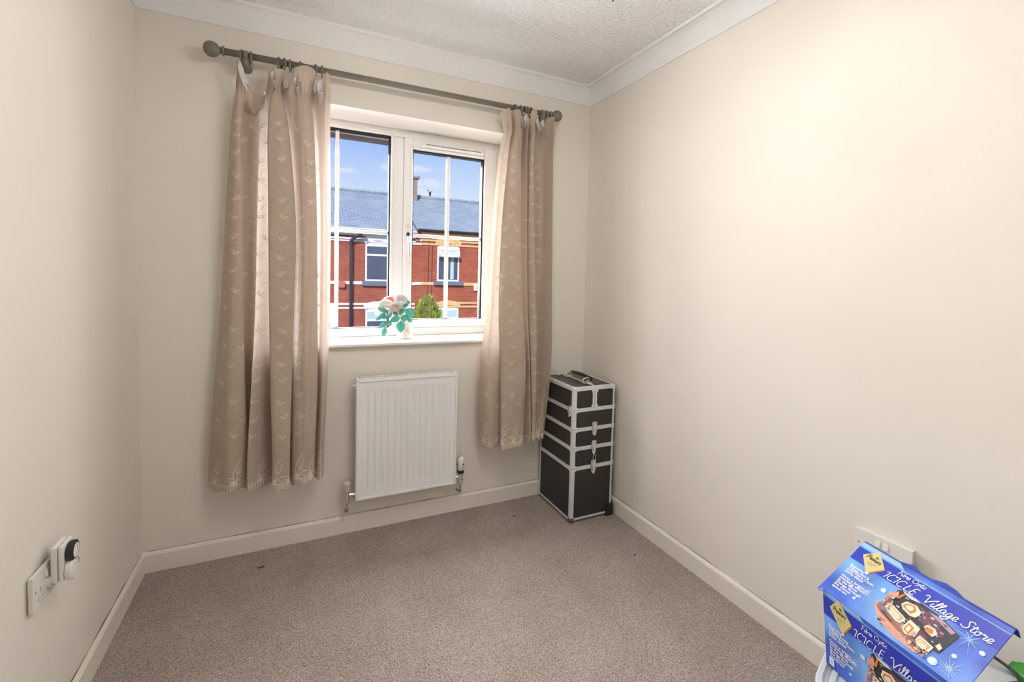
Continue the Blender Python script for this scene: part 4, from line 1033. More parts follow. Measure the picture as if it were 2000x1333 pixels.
    for i in range(46):      # lit bush and snowy patches
        cu_, cv_ = (.385+rnd.random()*.055, .30+rnd.random()*.20) if i < 34 else (.70+rnd.random()*.06, .05+rnd.random()*.08)
        rr = .004+rnd.random()*.008; mnm = rnd.choice(['print_snow', 'print_ink', 'print_orange', 'print_mauve', 'print_cream', 'print_roof'])
        if mnm not in mats: mats.append(mnm)
        pts = [(cu_+rr*math.cos(a+i), cv_+rr*2.0*math.sin(a+i)) for a in (0, 1.4, 2.6, 3.9, 5.1)]
        me_obj.add([P(u_*BL, v_, 9) for u_, v_ in pts], [tuple(range(5))]); idx.append(mats.index(mnm))
    for i in range(90):      # weathered roof, lit shrubs and snow flecks of the photographed model
        if i < 62: cu_, cv_ = .46+rnd.random()*.30, .26+rnd.random()*.34
        else: cu_, cv_ = .40+rnd.random()*.33, .05+rnd.random()*.10
        if i < 62 and cv_ > .66-(cu_-.40)*.28: continue
        rr = .003+rnd.random()*.007; mnm = rnd.choice(['print_mauve', 'print_plum', 'print_roof', 'print_plum', 'print_snow'] if i < 62 else ['print_mauve', 'print_peach', 'print_cream', 'print_ink'])
        if mnm not in mats: mats.append(mnm)
        pts = [(cu_+rr*1.6*math.cos(a+i), cv_+rr*1.5*math.sin(a+i)) for a in (0, 1.1, 2.6, 3.7, 5.1)]
        me_obj.add([P(u_*BL, v_, 5) for u_, v_ in pts], [tuple(range(5))]); idx.append(mats.index(mnm))
    for (ua, va, ub, vb, uc, vc) in ((.436, .315, .448, .352, .522, .285), (.687, .180, .691, .215, .735, .180)):      # lattice of the lit shop windows
        for k in range(9):
            t_ = k/8; p0 = (ua+(uc-ua)*t_, va+(vc-va)*t_); p1 = (p0[0]+(ub-ua)+(.008 if k % 2 else -.008), p0[1]+(vb-va))
            if 'print_peach' not in mats: mats.append('print_peach')
            me_obj.add([P(p0[0]*BL, p0[1], 10), P((p0[0]+.0016)*BL, p0[1], 10), P((p1[0]+.0016)*BL, p1[1], 10), P(p1[0]*BL, p1[1], 10)], [(0, 1, 2, 3)]); idx.append(mats.index('print_peach'))
    ob = me_obj.build('printed_scene', mats, par, fix=False)
    for p_, i_ in zip(ob.data.polygons, idx): p_.material_index = i_
    # starbursts and round lights
    for (u_, v_, rr, n) in ((.262, .33, .026, 16), (.885, .12, .030, 14), (.60, .05, .022, 12), (.87, .58, .03, 9), (.47, .64, .02, 7)):
        q = MB()
        for i in range(n):
            a = 2*math.pi*i/n+.2; L = rr*(.6+.4*((i*7) % 5)/4)
            if v_*h_+math.sin(a)*L < .002: L = max(.001, (v_*h_-.002)/max(.05, -math.sin(a)))
            d_ = ax*math.cos(a)+ay*math.sin(a); s_ = ax*-math.sin(a)+ay*math.cos(a); c_ = P(u_*BL, v_, 3)
            q.add([c_+s_*.0006, c_+d_*L, c_-s_*.0006], [(0, 1, 2)])
        q.add([P(u_*BL, v_, 3)+(ax*math.cos(a)+ay*math.sin(a))*.0022 for a in [R(36*k) for k in range(10)]], [tuple(range(10))])
        q.build('printed_star', 'print_glow', par, fix=False)
    for (u_, v_, rr) in ((.335, .50, .0055), (.225, .145, .0032), (.865, .29, .0042), (.80, .075, .0075), (.955, .52, .0045), (.175, .58, .0035)):
        for r2, mm_, k in ((1.0, 'print_glow', 3), (.6, 'print_white', 4)):
            MB().add([P(u_*BL, v_, k)+(ax*math.cos(a)+ay*math.sin(a))*rr*r2 for a in [R(20*j) for j in range(18)]], [tuple(range(18))]).build('printed_light', mm_, par, fix=False)

M['art_front'] = art_material('blue_printed_card_front', BA, l_, upf, BH)
M['art_lid'] = art_material('blue_printed_card_lid', BB, l_, dv, LD)
M['art_side'] = mat('blue_printed_card_side', (.04, .09, .55), .35, noise=.4, nscale=20)
# front panel, end panels, back panel, floor panel
TH = .0022
fp = MB().prism([BA, BA+l_*BL*.995, BA+l_*BL*.995+upf*BH, BA+upf*BH], -nf*TH).build('front_panel', 'art_front', box_t)
face_art(fp, BA, l_, upf, nf, BH, sy=1.0)
for k, k2 in ((0, 0), (BL*.99, BLB)):
    a = BA+l_*k - nf*TH; e_ = BA+l_*k2+n_*BDEP
    MB().prism([a, e_, e_+UP*(BH+.03), a+upf*(BH-.002)], l_*(TH if k == 0 else -TH)).build('end_panel', 'art_side', box_t)
bk = BA+n_*BDEP
MB().prism([bk, bk+l_*BLB, bk+l_*BLB+UP*(BH+.03), bk+UP*(BH+.03)], n_*TH).build('back_panel', 'art_side', box_t)
MB().prism([BA+n_*.003, BA+l_*BLB+n_*.003, BA+l_*BLB+n_*BDEP, BA+n_*BDEP], UP*TH).build('base_panel', 'card_brown', box_t)
# sloping lid with ragged tuck edges
q0 = BB-l_*.006
lidp = [q0-dv*.004, BB+l_*BL-dv*.002, BB+l_*BL+dv*LD, BB+dv*LD, q0+dv*.012]
lid = MB().prism(lidp, -nl*TH).build('lid', 'art_lid', box_t)
face_art(lid, BB, l_, dv, nl, LD, sy=.86)
# torn side flap at the left end and folded tuck flap along the far edge
fl = [BB+dv*.002, BB+dv*.055, BB+dv*.045-l_*.004-nl*.002, BB+dv*.030-l_*.007-nl*.003, BB-dv*.006-l_*.009-nl*.003, BB-dv*.012-l_*.005-nl*.002, BB-dv*.006+l_*.006]
MB().prism(fl, -nl*TH).build('torn_flap', 'art_side', lid)
rows = []
for i in range(15):
    a = BB+dv*LD+l_*(BL*i/14); j = (.004+.004*math.sin(i*1.7)) if 5 <= i <= 9 else 0
    rows.append([a, a+dv*(.004+j)-nl*.003, a+dv*(.004+j*1.6)-nl*.010, a-nl*(.020+.004*math.sin(i*2.3))])
MB().grid(rows).build('tuck_flap', 'art_side', lid, solid=.0016, fix=False)
MB().add([BA+l_*(.010)+upf*.008+nf*.0012, BA+l_*.022+upf*.008+nf*.0012, BA+l_*.022+upf*.026+nf*.0012, BA+l_*.010+upf*.026+nf*.0012], [(0, 1, 2, 3)]).build('printed_recycling_mark', 'print_white', fp, fix=False)
MB().add([BA+l_*(.013+a)+upf*(.012+b_)+nf*.0016 for a, b_ in ((0, 0), (.006, 0), (.006, .009), (0, .009))], [(0, 1, 2, 3)]).build('printed_recycling_mark', 'print_pale', fp, fix=False)

# ---- black cable on the lid and green bag beside it
cb = MB(); zc_ = ZT+.007
pts = [at(1935, 1262, -1.86), Vector((2.085, -1.875, .40)), Vector((2.075, -1.925, .392)), Vector((2.020, -1.945, .388)), Vector((1.930, -1.930, .387)), Vector((1.860, -1.925, .387))]
pts[0] = Vector((2.060, -1.840, .405))
cb.tube(spline(pts, 7), .0036, 8); tag(cb.build('power_cable', 'blackplastic', smooth=True), 'thin black cable looping out from behind the blue box', 'cable')
cb = MB(); cb.tube(spline([Vector((1.84, -1.91, .388)), Vector((1.93, -1.915, .388)), Vector((2.02, -1.925, .389)), Vector((2.09, -1.96, .389)), Vector((2.10, -2.03, .389)), Vector((2.05, -2.10, .389))], 7), .0036, 8)
tag(cb.build('power_cable', 'blackplastic', smooth=True), 'black cable running flat across the tub lid', 'cable')
M['greenbag'] = mat('glossy_green_plastic', (.04, .30, .03), .3, noise=.3, nscale=25)
g = MB(); rows = []
for i in range(11):
    a = i/10*math.pi; r_ = []
    for j in range(13):
        u_ = j/12; wob = .006*math.sin(u_*17+i)+.004*math.sin(i*2.1+j)
        wd = .026*math.sin(math.pi*min(1, u_*1.15+.05))**.5
        r_.append(Vector((2.112-math.cos(a)*wd*1.3, -1.905-u_*.15, .3815+math.sin(a)*(.026+wob)*(.4+.6*math.sin(math.pi*u_)))))
    rows.append(r_)
g.grid(rows); tag(g.build('plastic_bag', 'greenbag', smooth=True, solid=.002, fix=False), 'crumpled green plastic bag on the tub lid by the wall', 'bag')
# ================================================================== artificial roses in a jar on the window board
JC = Vector((1.102, .088, .940))
def jar_material():
    m, nt, b = newmat('milky_glass_jar')
    b.inputs['Base Color'].default_value = (.88, .88, .86, 1); b.inputs['Roughness'].default_value = .12; b.inputs['Transmission Weight'].default_value = .35; b.inputs['IOR'].default_value = 1.3
    tcn = nt.nodes.new('ShaderNodeTexCoord'); n = nt.nodes.new('ShaderNodeTexNoise'); n.inputs['Scale'].default_value = 30
    nt.links.new(tcn.outputs['Object'], n.inputs['Vector']); r = nt.nodes.new('ShaderNodeValToRGB'); r.color_ramp.elements[0].color = (.82, .82, .80, 1); r.color_ramp.elements[1].color = (.92, .92, .90, 1)
    nt.links.new(n.outputs[0], r.inputs[0]); nt.links.new(r.outputs[0], b.inputs['Base Color'])
    return m
M['jar'] = jar_material()
M['petal_white'] = cloth_material('white_silk_petal', (.74, .73, .71), (.8, .78, .75), .08)
M['petal_blush'] = cloth_material('blush_silk_petal', (.80, .58, .54), (.85, .55, .5), .08)
M['petal_pink'] = cloth_material('deep_pink_silk_petal', (.74, .13, .19), (.8, .2, .25), .1)
M['petal_cream'] = cloth_material('cream_silk_petal', (.84, .76, .66), (.85, .7, .6), .22)
M['leaf_teal'] = cloth_material('teal_silk_leaf', (.07, .31, .255), (.10, .40, .32), .14)
M['leaf_edge'] = mat('dark_leaf_edge', (.012, .085, .07), .6, noise=.1)
M['stem'] = mat('green_plastic_stem', (.25, .36, .14), .5, noise=.1)
M['amber'] = mat('amber_jar_base', (.62, .33, .12), .3, noise=.2)
jar = thing('flower_jar', JC, 'small white glass jar with a rose relief on the window board', 'jar')
MB().lathe([(.0, .0), (.034, 0), (.040, .004), (.0405, .030), (.040, .062), (.037, .074), (.036, .080), (.038, .083), (.036, .084), (.033, .081), (.034, .072), (.036, .060), (.0365, .012), (.0, .008)], JC, (0, 0, 1), 32).build('jar_body', 'jar', jar, smooth=True)
MB().lathe([(.0, .0), (.028, .0), (.030, .010), (.0, .012)], JC+Vector((0, 0, .0085)), (0, 0, 1), 24).build('amber_base', 'amber', jar, smooth=True)
def petal(mb, C, a, tilt, r, wd, curl, ax_, up_, side_, n=5):
    """one curved petal leaving C in direction a about the rose axis"""
    rows = []
    for i in range(n+1):
        t_ = i/n; row = []
        for j in range(n+1):
            u_ = j/n*2-1
            ww = wd*(.35+.65*math.sin(min(1, t_*.9+.12)*math.pi*.62))
            ph = a+u_*ww
            rad_ = r*(.25+.75*math.sin(t_*math.pi/2*(.75+.25*tilt)))*(1+.0*u_)
            hh = r*(1.15*t_-.30*curl*t_*t_*t_*2.2) * (1-tilt*.45) + r*.10*(1-u_*u_)*t_
            row.append(C+side_*(math.cos(ph)*rad_)+up_*(math.sin(ph)*rad_)+ax_*hh)
        rows.append(row)
    mb.grid(rows)
def rose(par, C, axis, r, m_in, m_out, name='rose_head'):
    C = Vector(C); ax_ = Vector(axis).normalized(); up_ = ax_.orthogonal().normalized(); side_ = ax_.cross(up_)
    mb = MB()
    for k in range(5): petal(mb, C, k*2*math.pi/5+.3, 1.0, r*1.0, .78, 1.25, ax_, up_, side_)
    for k in range(5): petal(mb, C, k*2*math.pi/5+.9, .72, r*.82, .80, .9, ax_, up_, side_)
    o = mb.build(name, m_out, par, smooth=True, fix=False)
    mb = MB()
    for k in range(4): petal(mb, C, k*2*math.pi/4+.2, .45, r*.60, .95, .55, ax_, up_, side_)
    for k in range(3): petal(mb, C+ax_*r*.08, k*2*math.pi/3+.7, .22, r*.38, 1.15, .3, ax_, up_, side_)
    for k in range(2): petal(mb, C+ax_*r*.14, k*math.pi+.1, .08, r*.20, 1.5, .15, ax_, up_, side_)
    mb.build('inner_petals', m_in, o, smooth=True, fix=False)
bq = thing('rose_bouquet', JC+Vector((0, 0, .012)), 'artificial white and pink roses with teal leaves standing in the jar', 'flowers')
def fp_(px, py, y): return at(px, py, y)
for (px, py, y, r, axd, mi, mo) in ((786, 588, .060, .046, (.25, -.85, .45), 'petal_white', 'petal_white'), (761, 587, .075, .040, (-.3, -.55, .8), 'petal_pink', 'petal_blush'), (752, 600, .060, .044, (-.45, -.8, .25), 'petal_white', 'petal_white'),
                                    (773, 603, .040, .032, (.0, -.9, -.15), 'petal_blush', 'petal_white'), (739, 607, .10, .032, (-.8, -.5, .1), 'petal_cream', 'petal_cream'), (776, 576, .10, .034, (.1, -.2, .95), 'petal_white', 'petal_blush')):
    c_ = fp_(px, py, y); rose(bq, c_-Vector(axd).normalized()*r*.35, axd, r, mi, mo)
    MB().tube(spline([JC+Vector((random.uniform(-.012, .012), random.uniform(-.012, .012), .022)), JC+Vector((0, -.004, .080)), (JC+Vector((0, 0, .10))).lerp(c_, .5)+Vector((0, .008, .01)), c_-Vector(axd).normalized()*r*.42], 5), .0016, 6).build('stem', 'stem', bq, smooth=True)
def leaf(px0, py0, px1, py1, y0, y1, wpx, m):
    A, B_ = fp_(px0, py0, y0), fp_(px1, py1, y1); d_ = B_-A; L = d_.length; t_ = d_/L
    view = (CAM-A).normalized(); s_ = t_.cross(view).normalized(); nn = s_.cross(t_).normalized(); wd = wpx*.0027/2
    rows = []; edge = []
    for i in range(11):
        u_ = i/10; ww = wd*math.sin(math.pi*u_**.85)**.8 if 0 < u_ < 1 else 0.0005
        c_ = A+d_*u_+nn*(.006*math.sin(u_*math.pi))
        rows.append([c_+s_*(ww*k/2)+nn*(.004*abs(k)/2*(ww/wd)) for k in (-2, -1, 0, 1, 2)])
    o = MB().grid(rows).build('leaf', m, bq, smooth=True, fix=False)
    pts = [r_[0] for r_ in rows]+[r_[4] for r_ in reversed(rows)]
    mb = MB(); mb.tube([p+nn*.0004 for p in pts], .0008, 4, closed=True); mb.tube([r_[2]+nn*.0004 for r_ in rows[:8]], .0006, 4)
    mb.build('leaf_edge', 'leaf_edge', o)
    return A
spray = [fp_(781, 619, .045), fp_(756, 628, .05)]
Lf = [(782.5, 627.5, 782, 650, .035, .03, 15, 'leaf_teal'), (780, 620, 762, 628.5, .035, .03, 12, 'leaf_teal'), (782.5, 621.5, 800.5, 620.8, .035, .03, 11.5, 'leaf_teal'), (792.5, 604.5, 809.5, 619.5, .05, .03, 16, 'leaf_teal'),
      (780, 614.5, 790, 601.5, .04, .05, 9.5, 'leaf_teal'), (767.3, 611.5, 779, 615, .045, .04, 6.5, 'leaf_teal'), (754, 618, 748, 623.5, .05, .045, 8, 'leaf_teal'), (753.5, 630.5, 739, 641, .05, .04, 9.5, 'leaf_teal'),
      (757.5, 627, 763, 638, .05, .045, 9, 'leaf_teal'), (752.5, 640.5, 748, 658, .045, .035, 9, 'leaf_teal'), (757.5, 609.5, 737.5, 601.5, .035, .04, 8, 'leaf_teal'), (752, 612.5, 734.5, 626, .04, .04, 7.5, 'leaf_teal'),
      (787, 599, 797, 594, .04, .04, 5, 'leaf_teal'), (796, 588, 800, 593, .05, .05, 5, 'leaf_teal'), (797, 622, 804, 630, .06, .06, 9, 'leaf_teal'), (759, 606, 762, 622, .05, .05, 9, 'leaf_teal')]
for q in Lf:
    A = leaf(*q); tgt = spray[0] if q[0] > 765 else spray[1]
    if (A-tgt).length > .012: MB().tube(spline([A, A.lerp(tgt, .5)+Vector((0, .004, 0)), tgt], 4), .0010, 5).build('leaf_stalk', 'stem', bq, smooth=True)
for s_ in spray: MB().tube(spline([s_, s_.lerp(JC+Vector((0, 0, .09)), .6)+Vector((0, .006, .01)), JC+Vector((0, -.010, .078)), JC+Vector((0, -.006, .03))], 5), .0014, 6).build('stem', 'stem', bq, smooth=True)
# rose relief on the jar front
dirc = (CAM-JC); dirc.z = 0; dirc.normalize()
c_ = JC+dirc*.0395+Vector((.006, 0, .034))
mb = MB(); sd_ = Vector((-dirc.y, dirc.x, 0))
for k in range(7):
    a = k*2*math.pi/7; rr = .013
    q = c_+sd_*math.cos(a)*rr+UP*math.sin(a)*rr
    q = JC+((q-JC).xy.normalized()*.0412).to_3d()+UP*(q.z-JC.z)
    mb.lathe([(.0085, 0), (.007, .0016), (.003, .0024), (0, .0025)], q, dirc, 9)
mb.lathe([(.009, 0), (.007, .003), (.003, .0045), (0, .005)], JC+((c_-JC).xy.normalized()*.0405).to_3d()+UP*(c_.z-JC.z), dirc, 12)
mb.build('rose_relief', 'petal_cream', jar, smooth=True)
# ================================================================== outside: street, terrace opposite, our own eaves
HY = 14.0
def brick(name, c1, c2, mort):
    m, nt, b = newmat(name)
    geo = nt.nodes.new('ShaderNodeNewGeometry'); mp_ = nt.nodes.new('ShaderNodeMapping'); mp_.inputs['Rotation'].default_value = (R(90), 0, 0)
    nt.links.new(geo.outputs['Position'], mp_.inputs[0])
    bt = nt.nodes.new('ShaderNodeTexBrick'); bt.inputs['Scale'].default_value = 1.0; bt.inputs['Brick Width'].default_value = .225; bt.inputs['Row Height'].default_value = .075; bt.inputs['Mortar Size'].default_value = .006
    bt.inputs['Color1'].default_value = (*c1, 1); bt.inputs['Color2'].default_value = (*c2, 1); bt.inputs['Mortar'].default_value = (*mort, 1)
    nt.links.new(mp_.outputs[0], bt.inputs['Vector'])
    n = nt.nodes.new('ShaderNodeTexNoise'); n.inputs['Scale'].default_value = 2.2; n.inputs['Detail'].default_value = 5; nt.links.new(geo.outputs['Position'], n.inputs['Vector'])
    r = nt.nodes.new('ShaderNodeValToRGB'); r.color_ramp.elements[0].position = .3; r.color_ramp.elements[0].color = (.72, .72, .74, 1); r.color_ramp.elements[1].position = .7
    nt.links.new(n.outputs[0], r.inputs[0])
    mm = nt.nodes.new('ShaderNodeMixRGB'); mm.blend_type = 'MULTIPLY'; mm.inputs[0].default_value = 1; nt.links.new(bt.outputs[0], mm.inputs[1]); nt.links.new(r.outputs[0], mm.inputs[2])
    nt.links.new(mm.outputs[0], b.inputs['Base Color']); b.inputs['Roughness'].default_value = .9
    return m
M['brick_red'] = brick('orange_red_brick', (.41, .080, .043), (.49, .115, .058), (.40, .20, .13))
M['brick_yellow'] = mat('yellow_brick_band', (.80, .56, .26), .8, col2=(.70, .46, .22), nscale=9)
M['paint_white'] = mat('white_masonry_paint', (.85, .84, .81), .7, noise=.04, nscale=3)
M['slate_sill'] = mat('blue_grey_stone_sill', (.17, .20, .28), .7, noise=.1, nscale=5)
M['outframe'] = mat('white_outside_upvc', (.86, .87, .88), .4, noise=.02)
M['pipe_black'] = mat('black_downpipe', (.035, .04, .055), .5, noise=.1)
M['street'] = mat('grey_asphalt', (.16, .16, .165), .9, noise=.2, nscale=6)
M['pavement'] = mat('pale_concrete_slabs', (.38, .37, .35), .9, noise=.15, nscale=4)
M['soffit'] = mat('brown_stained_soffit', (.24, .20, .19), .6, noise=.1, nscale=8)
M['fascia'] = mat('dark_brown_fascia', (.07, .055, .05), .5, noise=.1)
def slate():
    m, nt, b = newmat('blue_grey_slates')
    geo = nt.nodes.new('ShaderNodeNewGeometry'); mp_ = nt.nodes.new('ShaderNodeMapping')
    nt.links.new(geo.outputs['Position'], mp_.inputs[0]); mp_.inputs['Scale'].default_value = (1, 1.17, 0)
    bt = nt.nodes.new('ShaderNodeTexBrick'); bt.inputs['Scale'].default_value = 1; bt.inputs['Brick Width'].default_value = .26; bt.inputs['Row Height'].default_value = .145; bt.inputs['Mortar Size'].default_value = .018; bt.inputs['Bias'].default_value = .0
    bt.inputs['Color1'].default_value = (.30, .35, .41, 1); bt.inputs['Color2'].default_value = (.37, .42, .47, 1); bt.inputs['Mortar'].default_value = (.19, .23, .29, 1)
    nt.links.new(mp_.outputs[0], bt.inputs['Vector'])
    n = nt.nodes.new('ShaderNodeTexNoise'); n.inputs['Scale'].default_value = 1.3; n.inputs['Detail'].default_value = 5; nt.links.new(geo.outputs['Position'], n.inputs['Vector'])
    r = nt.nodes.new('ShaderNodeValToRGB'); r.color_ramp.elements[0].position = .48; r.color_ramp.elements[0].color = (0, 0, 0, 1); r.color_ramp.elements[1].position = .72; r.color_ramp.elements[1].color = (.5, .5, .5, 1)
    nt.links.new(n.outputs[0], r.inputs[0])
    mm = nt.nodes.new('ShaderNodeMixRGB'); mm.inputs[2].default_value = (.42, .47, .44, 1); nt.links.new(r.outputs[0], mm.inputs[0]); nt.links.new(bt.outputs[0], mm.inputs[1])
    nt.links.new(mm.outputs[0], b.inputs['Base Color']); b.inputs['Roughness'].default_value = .7
    return m
M['slate'] = slate()
def unlit_room_glass():
    m = mat('unlit_room_window_glass', (.10, .12, .18), .12, noise=.3, nscale=2); return m  # opaque pane, the dark of the unlit room behind put into its colour
M['outglass'] = unlit_room_glass()
M['blind'] = mat('pale_blue_blind', (.50, .66, .70), .7, noise=.06)
GZ = -2.75
tag(MB().box(-30, 40, .45, 60, GZ-.2, GZ).build('street', 'street'), 'grey asphalt street below the window', 'street', kind='structure')
tag(MB().box(-30, 40, 10.5, HY, GZ, GZ+.10).build('pavement', 'pavement'), 'pale pavement in front of the brick terrace', 'pavement', kind='structure')
XP = at(811, 500, HY).x                      # party line between the two houses
ZE = 2.985; RY = 17.2; ZRD = at(800, 385, RY).z
def house(x0, x1, mb_, label):
    h_ = thing('terraced_house', ((x0+x1)/2, HY+1.5, GZ), label, 'house')
    return h_
hA = thing('terraced_house', (XP-4, HY+3, GZ), 'red brick terraced house with white painted bands and black downpipe', 'house')
hB = thing('terraced_house', (XP+4, HY+3, GZ), 'red brick terraced house with yellow brick bands', 'house')
XA, XB = XP-11, XP+11
ZEB = ZE
for h_, x0, x1, m in ((hA, XA, XP, 'brick_red'), (hB, XP, XB, 'brick_red')):
    ZE = ZEB-.13 if h_ is hA else ZEB
    MB().box(x0, x1, HY, HY+6.5, GZ, ZE).build('wall', m, h_)
    rf = MB(); ov = .28
    sl_ = (ZRD-ZE)/(RY-(HY-ov))
    rf.prism([(x0, HY-ov, ZE-.02), (x0, RY, ZRD), (x0, 2*RY-HY+ov, ZE-.02), (x0, 2*RY-HY+ov, ZE-.10), (x0, RY, ZRD-.10), (x0, HY-ov, ZE-.10)], (x1-x0, 0, 0))
    rf_ = rf.build('roof', 'slate', h_)
    MB().tube([(x0, RY, ZRD+.03), (x1, RY, ZRD+.03)], .09, 10).build('ridge', 'slate', rf_)
    MB().tube([(x0+.02, HY-ov-.03, ZE-.07), (x1-.02, HY-ov-.03, ZE-.05)], .030, 10).build('gutter', 'outframe' if h_ is hA else 'pipe_black', h_)
def zy(px, py): return at(px, py, HY).z
def hband(h_, pxc, pya, pyb, x0, x1, m):
    MB().box(x0, x1, HY-.03, HY+.02, zy(pxc, pyb), zy(pxc, pya)).build('brick_band', m, h_)
for (a, b_) in ((453, 459.5), (464, 467.5), (469, 472), (549.5, 555.5), (592, 596), (600, 603.5)): hband(hA, 690, a, b_, XA, XP-.0, 'paint_white')
for (a, b_) in ((454, 460.5), (467.5, 471), (475, 478.5), (551, 557), (590.5, 594), (598, 601.5)): hband(hB, 830, a, b_, XP+.22, XB, 'brick_yellow')
for (a, b_) in ((468, 471.5), (475, 478.5), (551, 557)): hband(hB, 818, a, b_, XP, XP+.22, 'paint_white')
def arch(h_, xc, hw, zs, rise, thick, m, n=13):
    mb = MB()
    if m == 'brick_yellow':
        for i in range(n):
            a0, a1 = i/n*2-1+.006, (i+1)/n*2-1-.006
            f_ = lambda a: zs+rise*(1-a*a)
            p = [(xc+a0*hw, HY-.035, f_(a0)), (xc+a1*hw, HY-.035, f_(a1)), (xc+a1*hw*1.07, HY-.035, f_(a1)+thick), (xc+a0*hw*1.07, HY-.035, f_(a0)+thick)]
            MB().prism(p, (0, .06, 0)).build('arch_brick', m, h_)
    else:
        bot = [(xc+a*hw, HY-.035, zs+rise*(1-a*a)) for a in [i/n*2-1 for i in range(n+1)]]
        topv = [(xc+a*hw*1.12, HY-.035, zs+rise*(1-a*a)+thick) for a in [i/n*2-1 for i in range(n+1)]]
        MB().prism(bot+list(reversed(topv)), (0, .06, 0)).build('arch_lintel', m, h_)
def owindow(h_, px0, px1, pyt, pyb, transom, fw, opened=False, blind=False, wpx=None):
    """sash-size plastic window: outer column/row positions on the facade"""
    A, B_ = at(px0, pyb, HY), at(px1, pyb, HY); x0, x1 = A.x, B_.x; z0 = A.z; z1 = zy(px0, pyt); zt = zy(px0, transom); xc = (x0+x1)/2; hw = (x1-x0)/2
    n = 10; y0 = HY-.012
    outer = [(x0, y0, z0), (x1, y0, z0)]+[(xc-a*hw, y0, z1+.10*(1-a*a)) for a in [i/n*2-1 for i in range(n+1)]]
    w_ = MB(); 
    zv = z1-fw*1.2; w_.box(x0, x0+fw, y0, HY+.05, z0, zv); w_.box(x1-fw, x1, y0, HY+.05, z0, zv); w_.box(x0+fw, x1-fw, y0, HY+.05, z0, z0+fw); w_.box(x0+fw, x1-fw, y0, HY+.05, zt-fw*.6, zt+fw*.6)
    topp = [(x0, y0, z1-fw*1.2), (x1, y0, z1-fw*1.2)]+[(xc-a*hw, y0, z1+.10*(1-a*a)) for a in [i/n*2-1 for i in range(n+1)]]
    w_.prism(topp, (0, .06, 0)); fr = w_.build('window', 'outframe', h_)
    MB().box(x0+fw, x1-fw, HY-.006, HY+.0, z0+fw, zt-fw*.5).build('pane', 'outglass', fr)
    if opened:
        k = .17; th_ = Vector((0, -math.sin(.42), -math.cos(.42)))
        ha = Vector((x0+.02, y0-.02, z1-fw)); hL = z1-fw-zt+.06
        mb = MB()
        for (a, b_) in ((0, .09), (x1-x0-.13, x1-x0-.04)):
            mb.prism([ha+Vector((a, 0, 0)), ha+Vector((b_, 0, 0)), ha+Vector((b_, 0, 0))+th_*hL, ha+Vector((a, 0, 0))+th_*hL], (0, -.05, 0))
        mb.prism([ha+th_*(hL-.09), ha+Vector((x1-x0-.04, 0, 0))+th_*(hL-.09), ha+Vector((x1-x0-.04, 0, 0))+th_*hL, ha+th_*hL], (0, -.05, 0))
        mb.prism([ha, ha+Vector((x1-x0-.04, 0, 0)), ha+Vector((x1-x0-.04, 0, 0))+th_*.07, ha+th_*.07], (0, -.05, 0))
        os_ = mb.build('open_fanlight', 'outframe', h_)
        MB().prism([ha+Vector((.08, -.02, 0))+th_*.05, ha+Vector((x1-x0-.12, -.02, 0))+th_*.05, ha+Vector((x1-x0-.12, -.02, 0))+th_*(hL-.06), ha+Vector((.08, -.02, 0))+th_*(hL-.06)], (0, .008, 0)).build('pane', 'blind', os_)
    else:
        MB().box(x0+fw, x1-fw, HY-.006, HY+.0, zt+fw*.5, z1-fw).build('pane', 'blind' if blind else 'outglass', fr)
    return x0, x1, z0, z1, fr
beforeA = set(hA.children)
# upper window of the plum house: the far jamb is behind the mullion
x0, x1, z0, z1, fr = owindow(hA, 713, 763, 477, 549, 497.5, .055)
arch(hA, (x0+x1)/2, (x1-x0)/2*1.05, z1+.02, .12, .20, 'paint_white')
MB().box(x0-.10, x1+.10, HY-.10, HY+.03, z0-.16, z0).build('window_sill', 'slate_sill', hA)
x0, x1, z0, z1, fr = owindow(hA, 713, 763, 606, 668, 626, .06, blind=True)
arch(hA, (x0+x1)/2, (x1-x0)/2*1.05, z1+.02, .10, .18, 'paint_white')
MB().box(x0-.10, x1+.10, HY-.10, HY+.03, z0-.16, z0).build('window_sill', 'slate_sill', hA)
newA = [q for q in hA.children if q not in beforeA]
# doorway of the plum house, mostly behind the curtain
da, db = at(622, 640, HY).x, at(653, 640, HY).x
MB().box(da, db, HY-.05, HY+.02, GZ+.1, zy(650, 594)).build('door_surround', 'paint_white', hA)
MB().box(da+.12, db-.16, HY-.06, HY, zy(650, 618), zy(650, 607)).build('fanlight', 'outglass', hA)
MB().box(da+.12, db-.16, HY-.07, HY, GZ+.12, zy(650, 630)).build('front_door', 'pipe_black', hA)
beforeB = set(hB.children)
x0, x1, z0, z1, fr = owindow(hB, 853, 896, 482, 549.5, 500, .060, opened=True)
arch(hB, (x0+x1)/2, (x1-x0)/2*1.10, z1+.02, .10, .22, 'brick_yellow')
MB().box(x0-.12, x1+.14, HY-.10, HY+.03, z0-.14, z0).build('window_sill', 'slate_sill', hB)
xx = x0+(x1-x0)*.60; MB().box(xx, xx+.13, HY-.010, HY-.004, z0+.08, z0+.93).build('net_curtain', 'blind', hB)
x0, x1, z0, z1, fr = owindow(hB, 853, 894, 603, 668, 622, .060, blind=True)
arch(hB, (x0+x1)/2, (x1-x0)/2*1.10, z1+.02, .10, .18, 'brick_yellow')
MB().box(x0-.12, x1+.14, HY-.10, HY+.03, z0-.14, z0).build('window_sill', 'slate_sill', hB)
newB = [q for q in hB.children if q not in beforeB]
def repeat(objs, h_, dx):
    for q in objs:
        k = q.copy(); COL.objects.link(k); k.parent = h_; k.location.x += dx
        for g_ in q.children:
            k2 = g_.copy(); COL.objects.link(k2); k2.parent = k
repeat(newA, hA, -3.9); repeat(newB, hB, 3.6)
